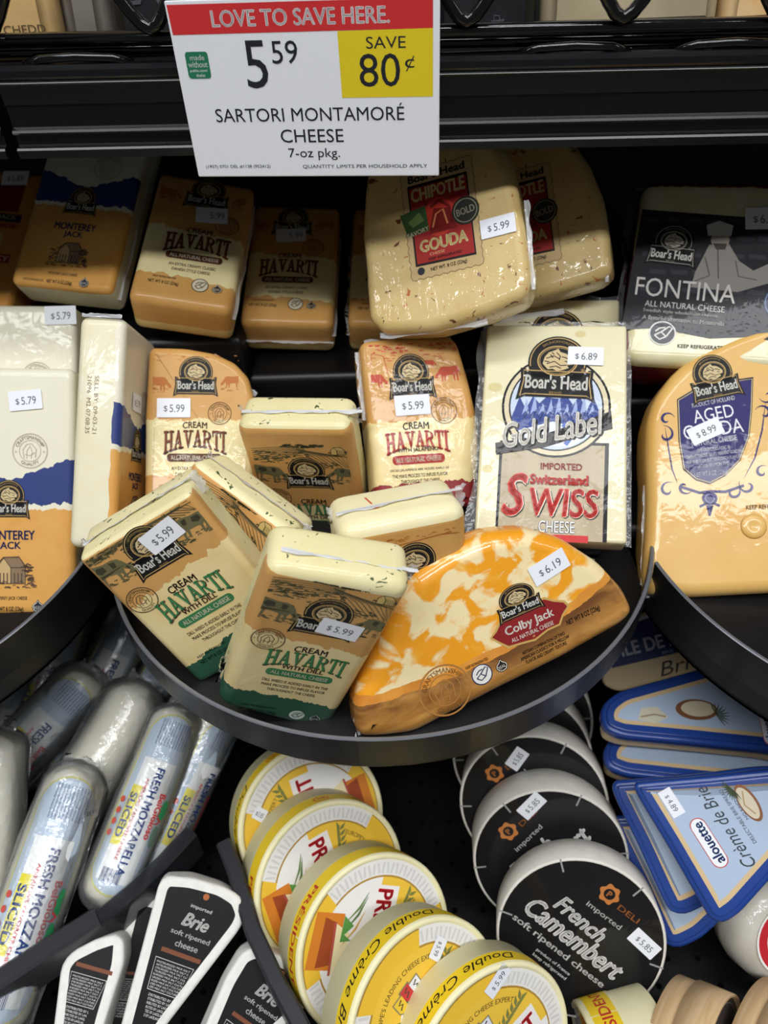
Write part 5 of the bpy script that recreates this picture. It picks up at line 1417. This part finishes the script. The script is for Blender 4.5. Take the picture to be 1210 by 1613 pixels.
# wooden camembert boxes at the bottom right corner
WOOD = NT('poplar_wood'); WOOD = WOOD.done(WOOD.mix(WOOD.step(WOOD.noise(60, 5, (.3, .3, 4), 1), .3, .7), lin('#dcbd93'), lin('#c9a576')), .6, .3)
def wood_box(loc, n, R, T, facecol, label):
    n = Vector(n).normalized(); y = (Vector((0, 0, 1)) - n * n.z).normalized(); x = y.cross(n)
    r = root('wooden_cheese_box', loc, Matrix((x, y, n)).transposed().to_quaternion(), label, 'cheese box')
    lathe('base', [(R - 2.5, -T), (R - 1.6, -T + .5), (R - 1.6, -T * .3), (.2, -T * .3)], [WOOD], r, 48)
    lathe('lid', [(R - 1.4, -T * .62), (R, -T * .62), (R, -.3), (R - .6, 0), (R - 2, 0), (R - 2.6, -2.5), (.2, -2.5)], [WOOD], r, 48)
    a = Art(base=-2.3); a.poly(circle(0, 0, R - 2.8, n=48), facecol, 0); a.line(circle(0, 0, R - 6, n=48), .5, '#8a8580', 1, closed=True); a.build('lid_label', r)
    return r
r = wood_box((.186, .124, .914), (.78, -.50, .35), 54, 34, '#4a423d', 'wooden round cheese box with a dark brown lid label')
sticker(r, (-12, 34, 22, 12, 78), '6.49', base=-1.8)
r = wood_box((.238, .122, .912), (.70, -.58, .40), 54, 34, '#c9c3bb', 'wooden round cheese box with a pale lid label at the right corner')
# wrapped round cheese with a red label
n_ = Vector((.25, -.72, .62)).normalized(); y_ = (Vector((-.4, 0, 1)) - n_ * Vector((-.4, 0, 1)).dot(n_)).normalized(); x_ = y_.cross(n_)
r = root('round_cheese', (.252, .203, .932), Matrix((x_, y_, n_)).transposed().to_quaternion(), 'film wrapped white round cheese with a red label at the right edge', 'cheese')
lathe('cheese_block', [(14, -44), (24, -42), (31, -35), (34, -24), (34, -10), (30, -3), (24, 0), (10, .8), (.2, 1)], [cheese_mat('white_wrap', '#cfcbc0', '#b9b3a4', None, .9, .9)], r, 40)
a = Art(base=1.2); a.poly(circle(0, 0, 24, n=40), '#f0eeea', 0); a.poly(circle(0, 0, 22.5, n=40), '#c22a33', 1); a.poly(circle(0, 0, 16, n=32), '#e9e6e0', 2); a.text('BRIE', 0, 0, 20, 7, '#c22a33', 3, bold=.03); a.build('label', r)

# ---------------------------------------------------------------- blue wedge boxes
BLUE = plain('#23428c', .22, .5, name='blue_plastic'); TANP = plain('#dcc59c', .35, .4, name='tan_plastic')
def wedge_box(key, label, T=24, art=True, price=None, pose=None, group='blue wedge spread boxes'):
    p = pose or POSES[key]
    out = fillet(ccw([tuple(q) for q in p['out']]), 5, 2)
    r = root('spread_box', p, None, label, 'cheese box', group)
    slab('tub', shrink(out, 4), T, 3, TANP, r, z0=-4)
    o = slab('lid', out, 9, 2.5, BLUE, r)
    slab('lid_rim', shrink(out, 3.5), 3, 1, BLUE, o, z0=1.5)
    inn = shrink(out, 9)
    a = Art(base=1.62); a.poly(inn, ink('#d3b88c', .3, .05), 0); a.poly(shrink(out, 12), ink('#aebfd6', .3, .05), 1)
    l = a.build('lid_label', o)
    return r, o, l
def alouette_art(l, cx, cy, rot, s=1.0):
    a = Art(cx, cy, s, s, rot, 1.8)
    B = ink('#27407c', .6, .05); K2 = ink('#3a4048', .6, .05)
    a.text('Crème de Brie', 0, 0, 56, 9, K2, 1, shear=.3)
    a.poly(rrect(-4, 15, 34, 11, 5), ink('#c4463a', .6, .05), 0); a.poly(rrect(-4, 15, 33, 10, 5), ink('#f0f2f6', .6, .05), 1); a.text('alouette', -4, 15, 28, 7, B, 2, bold=.04)
    a.text('DELECTABLE BRIE SPREAD', 2, -11, 38, 2.4, K2, 1); a.text('NO RIND', 4, -15.5, 13, 2, K2, 1)
    a.poly(circle(6, -22, 13, 6), ink('#8a5a38', .6, .05), 1); a.poly(circle(6, -21.6, 11, 4.8), ink('#d9cdb4', .6, .05), 2); a.line([(-2, -22), (6, -19), (14, -23)], 1.0, ink('#b29a70', .6, .05), 3)
    for i in range(12):
        th = math.radians(15 * i + 30)
        a.line([(18, -18), (18 + 4 * math.cos(th), -18 + 3 * math.sin(th)), (18 + 9 * math.cos(th), -18 + 6 * math.sin(th))], 1.0, ink('#3d4a30', .6, .05), 3, taper=True)
    a.build('label_print', l)
r, o, l = wedge_box('wedge_d', 'lower blue wedge spread box of the rear stack at right')
r, o, l = wedge_box('wedge_c', 'upper blue wedge spread box of the rear stack, under the right tray')
alouette_art(l, 34, 12, 122, .8)
a = Art(-20, -14, 1, 1, 35, 1.8)
a.poly(circle(0, 0, 15, 8), ink('#7d5236', .3, .05), 1); a.poly(circle(1, .6, 12, 6), ink('#d3c6aa', .3, .05), 2)
for i in range(10):
    th = math.radians(18 * i - 60)
    a.line([(13, -4), (13 + 5 * math.cos(th), -4 + 5 * math.sin(th)), (13 + 10 * math.cos(th), -4 + 10 * math.sin(th))], 1.1, ink('#3d4a30', .3, .05), 3, taper=True)
a.build('bread_picture', l)
a = Art(-46, -38, 1, 1, 30, 1.8)
a.poly([(-8, -4), (4, -6), (14, 0), (6, 7), (-5, 5)], ink('#cfc9b4', .3, .05), 1); a.line([(-6, -2), (4, 1), (12, 0)], 1.2, ink('#9a8a6c', .3, .05), 2)
a.build('cheese_picture', l)
e = dict(POSES['wedge_b']); e['loc'] = [v + d for v, d in zip(e['loc'], (.002, -.008, -.036))]
wedge_box('wedge_e', 'bottom blue wedge spread box beneath the front pair at right', pose=e, T=22)
r, o, l = wedge_box('wedge_b', 'blue wedge spread box under the topmost front one', T=20)
alouette_art(l, 8, -3, 62, .85)
r, o, l = wedge_box('wedge_a', 'topmost blue wedge spread box showing its pale blue label', T=20)
alouette_art(l, 9, -1, 57.5, .95)
sticker(r, (6, 33, 18, 9, -122), '4.89', base=2.2)

p = POSES['ile']
r = root('cheese_box', p, None, 'cream brie box with navy band in the shade under the right tray', 'cheese box')
slab('carton', fillet(ccw([tuple(q) for q in p['out']]), 5, 3), 34, 2, plain('#c9b48c', .5, .3), r)
a = Art(); NV = '#1f2b5c'
a.poly([(-42, 6), (-24, 18), (4, 22), (56, 16), (50, -8), (-10, -12), (-44, -14)], NV, 1); o = a.build('navy_band', r)
a = Art(); a.text('ILE DE FRANCE', 8, 1, 84, 11, '#d9dbe6', 2, rot=3, bold=.03); a.text('BRIE SINCE 1936', 14, -8, 34, 2.6, '#8f96b8', 2, rot=3); a.build('band_lettering', o)
a = Art(); a.text('Brie', 8, -20, 34, 11, '#3a342c', 1, rot=6, shear=.35); a.poly([(-24, 20), (0, 24), (10, 23), (-14, 19)], '#d5d8e4', 1); a.build('carton_print', r)

# ---------------------------------------------------------------- brie wedges
RIND = plain('#e4e2dc', .7, .2, grain=.1, gscale=160, bump=.8, name='white_rind')
def brie(key, label, lx, ly, rot, s=1.0, title=True, fx=-3):
    p = POSES[key]
    r = root('brie_wedge', p, None, label, 'cheese', 'black label brie wedges')
    out = fillet(ccw([tuple(q) for q in p['out']]), 4, 2)
    body = slab('cheese_block', out, 26, 2.5, RIND, r, wob=1.0)
    t = NT('brie_side')
    lab = shrink(out, 6.5)
    bk = ink('#141315', .12, .1, .5)
    a = Art(); a.poly(lab, bk, 0); o = a.build('label', r)
    w = ink('#d9d7d4', .3, 0); br = ink('#7d4a33', .3, 0)
    lx0 = min(q[0] for q in lab) + .5; lx1 = max(q[0] for q in lab) - .5; ly0 = min(q[1] for q in lab); ly1 = max(q[1] for q in lab) - 1
    a = Art(lx, ly, s, s, rot, clip=(lx0, lx1, ly0, ly1))
    a.poly(circle(0, 27, 2.4, n=12), ink('#b0663a', .3, 0), 1); a.text('imported', 0, 18, 17, 3.4, w, 1); a.text('Brie', 0, 8.5, 21, 9.5, w, 1, bold=.04, shear=.3)
    a.text('soft ripened', 0, -2, 31, 4.6, w, 1, bold=.02); a.text('cheese', 0, -8.4, 18, 4.4, w, 1, bold=.02)
    if title:
        a.build('label_lettering', o)
    a = Art(lx + fx, ly, s, s, rot); a.rect(2, -15, 31, 3, br, 1); a.line([(-15, -21), (15, -21), (12, -42), (-12, -42)], .5, w, 1, closed=True)
    rg = random.Random(sum(map(ord, key)))
    for i in range(9):
        a.text('PASTEURIZED MILK SALT CULTURES ENZYMES'[i:i + 22], 0, -23.4 - i * 2.1, 26 - i * .45, 1.3, w, 1)
    for i in range(6): a.text('DISTRIBUTED BY LAKELAND FL PRODUCT'[i * 2:i * 2 + 16], 0, -45 - i * 2.6, 19 - i, 1.7, w, 1)
    a.build('fine_print', o)
    return r
brie('brie_d', 'black label brie wedge on edge under the smoked lip', 2, 8, 6, .6, False)
brie('brie_c', 'lower left brie wedge showing only its fine print', 0, 32, -3, .8, False, 0)
brie('brie_a', 'brie wedge with full black label in the middle of the wedges', 4, 8, -3, .86)
brie('brie_b', 'rightmost brie wedge tucked against the yellow wheels', 11, 3, -8, .8)

# ---------------------------------------------------------------- mozzarella logs
MOZ = cheese_mat('mozzarella_skin', '#efecdd', '#e0dcc6', None, .9, .55, 25)
def capsule(L, R, n=10):
    pr = []
    for i in range(n + 1):
        a = math.pi / 2 * i / n
        pr.append((max(.2, R * math.sin(a)), -L / 2 + R * .8 * (1 - math.cos(a))))
    pr += [(R * 1.01, -L / 6), (R * 1.02, 0), (R * 1.01, L / 6)]
    for i in range(n + 1):
        a = math.pi / 2 * (1 - i / n)
        pr.append((max(.2, R * math.sin(a)), L / 2 - R * .8 * (1 - math.cos(a))))
    return pr
def mozz(A, B, R, label, art=True, seed=0, price=None, ext=0, spin=0, grey=False):
    A, B = Vector(A), Vector(B)
    x = (B - A).normalized()
    B = B + x * ext
    c = (A + B) / 2
    L = (B - A).length / MM
    z = Vector((0, 0, 1.5)) - c
    z = (z - x * z.dot(x)).normalized()
    y = z.cross(x)
    q = Matrix((x, y, z)).transposed().to_quaternion() @ Quaternion((1, 0, 0), math.radians(spin))
    r = root('mozzarella_log', c, q, label, 'cheese', 'mozzarella logs')
    o = lathe('cheese_log', capsule(L, R), [MOZ], r, 32, axis='x')
    for v in o.data.vertices:
        n = mnoise.noise_vector(v.co * 60 + Vector((seed, 0, 0))) * .0008
        v.co += n
    def wp(xx, yy, zz):
        R_ = R * 1.035 * MM
        e = max(0, abs(xx) - (L / 2 - R * .8) * MM) / (R * .8 * MM)   # follow the rounded end
        k = math.sqrt(max(0.02, 1 - min(e, .99) ** 2))
        th = yy / R_
        rr = R_ * k + zz + .0004
        return (xx, rr * math.sin(th), rr * math.cos(th))
    if art:
        g = lambda h: ink(h, .9, .6)
        wl, hl = L - R * .9, R * 2.0
        def cap_strip(w, h, m, L_, nx=60, ny=10):
            a = Art(base=.15)
            P, Fc = [], []
            for i in range(nx + 1):
                u = math.sin(math.pi / 2 * (-1 + 2 * i / nx))
                xx = u * w / 2
                e = max(0, abs(xx) - (w / 2 - h * .5)) / (h * .5)
                hh = h / 2 * math.sqrt(max(.0, 1 - e * e))
                for j in range(ny + 1):
                    P.append((xx, -hh + 2 * hh * j / ny))
            Fc = [(i * (ny + 1) + j, (i + 1) * (ny + 1) + j, (i + 1) * (ny + 1) + j + 1, i * (ny + 1) + j + 1) for i in range(nx) for j in range(ny)]
            a.add(P, Fc, m, L_)
            return a
        a = cap_strip(wl, hl, g('#d3cc58'), 0)
        b = cap_strip(wl - 2.4, hl - 2.4, g('#bccbdb'), 1)
        i0 = a.mi(g('#bccbdb')); n0 = len(a.V); a.V += b.V; a.F += [tuple(k + n0 for k in f) for f in b.F]; a.I += [i0] * len(b.F)
        a.grid(wl * .10, 0, wl * .66, hl * .62, g('#e9ebea'), 2, 20, 8)
        lab = a.build('label', r, wp)
        a = Art(base=.9)
        NB, RD, GR = g('#24407c'), g('#c8303a'), g('#2f8a55')
        x0 = -wl / 2
        for i in range(11):                              # nutrition block at the head end
            a.text('Nutrition Facts 8 servings Amount per serving Calories'[i:i + 34], x0 + wl * .115, hl * .30 - i * hl * .052, wl * .15, hl * .028, NB, 3, bold=.03)
        a.text('BelGioioso', wl * .06, hl * .27, wl * .25, hl * .12, RD, 4, bold=.04)
        for dx in (-.04, .1):
            a.poly(circle(wl * (.06 + dx), hl * .39, wl * .06, hl * .07, 16), GR, 3)
        a.line([(wl * .06, hl * .32), (wl * .075, hl * .40), (wl * .095, hl * .34)], 1.4, RD, 5)
        a.text('FRESH MOZZARELLA', wl * .10, hl * .06, wl * .58, hl * .15, NB, 4, bold=.035)
        a.text("AMERICA'S FAVORITE CHEESE", wl * .10, -hl * .09, wl * .44, hl * .05, RD, 4, bold=.03)
        y_ = Art(base=.45); y_.grid(wl * .09, -hl * .22, wl * .32, hl * .18, g('#e4d938'), 4, 8, 5); y_.build('sliced_banner', lab, wp)
        a.text('SLICED', wl * .09, -hl * .22, wl * .24, hl * .13, NB, 5, bold=.035)
        for i in range(4):
            a.poly(circle(wl * (.02 + .06 * i), -hl * .40, 2.4, 2, 10), g('#d2574a'), 4)
        for i in range(14): a.rect(wl * .40, -hl * .22 + i * hl * .024, wl * .07, hl * (.008 if i % 3 else .014), NB, 4)
        a.build('label_print', lab, wp)
    bag = lathe('film_bag', capsule(L + 8, R * 1.09), [FILM], r, 36, axis='x')
    for v in bag.data.vertices:
        v.co += mnoise.noise_vector(v.co * 95 + Vector((seed * 2, 3, 0))) * .0024
    h = L / 2
    crinkle('film_end', (-h + 4, -R * .6, R * .5), (-h + 4, R * .6, R * .5), (-1, 0, .1), 12, r, mat=FILM, amp=4, seed=seed, n=16)
    crinkle('film_edge', (-h + 6, R * .98, 0), (h - 4, R * .98, 0), (0, 1, .2), 5, r, mat=FILM, amp=3, seed=seed + 1)
    if price:
        sticker(r, price[0], price[1], base=.6, warp=wp)
    return r
LG = {
'm10': ([-0.2158, 0.4561, 0.9345], [-0.2478, 0.381, 0.9103]), 'm7': ([-0.2461, 0.4853, 0.9692], [-0.2848, 0.4053, 0.9243]),
'm6': ([-0.3068, 0.4699, 0.9841], [-0.3265, 0.3881, 0.9365]), 'm8': ([-0.3361, 0.4244, 0.9785], [-0.3578, 0.3554, 0.9305]),
'm5': ([-0.2662, 0.4081, 0.9725], [-0.3448, 0.3292, 0.9303]), 'm4': ([-0.2173, 0.3888, 0.9791], [-0.2605, 0.3037, 0.9438]),
'm3': ([-0.15, 0.3711, 0.9717], [-0.1979, 0.2731, 0.9217]), 'm2': ([-0.1789, 0.3613, 0.9842], [-0.2218, 0.2293, 0.9331]),
'm9': ([-0.3092, 0.3297, 1.0059], [-0.3022, 0.1923, 0.9238]), 'm1': ([-0.2442, 0.3098, 0.9883], [-0.2762, 0.1641, 0.9286])}
mozz(*LG['m10'], 20, 'mozzarella log lowest at the back, beside the tray band', seed=1, ext=.06)
mozz(*LG['m7'], 21, 'mozzarella log with red lettering under the corner of the dill pack', seed=2, ext=.06)
mozz(*LG['m6'], 21, 'mozzarella log showing yellow sliced lettering below the left band', seed=3, ext=.06)
mozz(*LG['m8'], 21, 'mozzarella log at the left photo edge under the band', seed=4, ext=.06, spin=-15)
mozz(*LG['m5'], 23, 'mozzarella log lying diagonally behind the plain white one', seed=5, ext=.03)
mozz(*LG['m3'], 20, 'mozzarella log at the right end beside the dark gap', seed=6, ext=.03, spin=-40)
mozz(*LG['m4'], 25, 'plain white mozzarella log with no label in sight', art=False, seed=7, ext=.03)
mozz(*LG['m2'], 20, 'second front mozzarella log, under the curved steel band', seed=8)
mozz(*LG['m9'], 22, 'plain white mozzarella bag cut by the left photo edge', art=False, seed=9)
mozz(*LG['m1'], 22, 'foremost mozzarella log with sliced banner and barcode', seed=10, price=((-56, 20, 16, 9, -70), '4.99'), ext=.012)
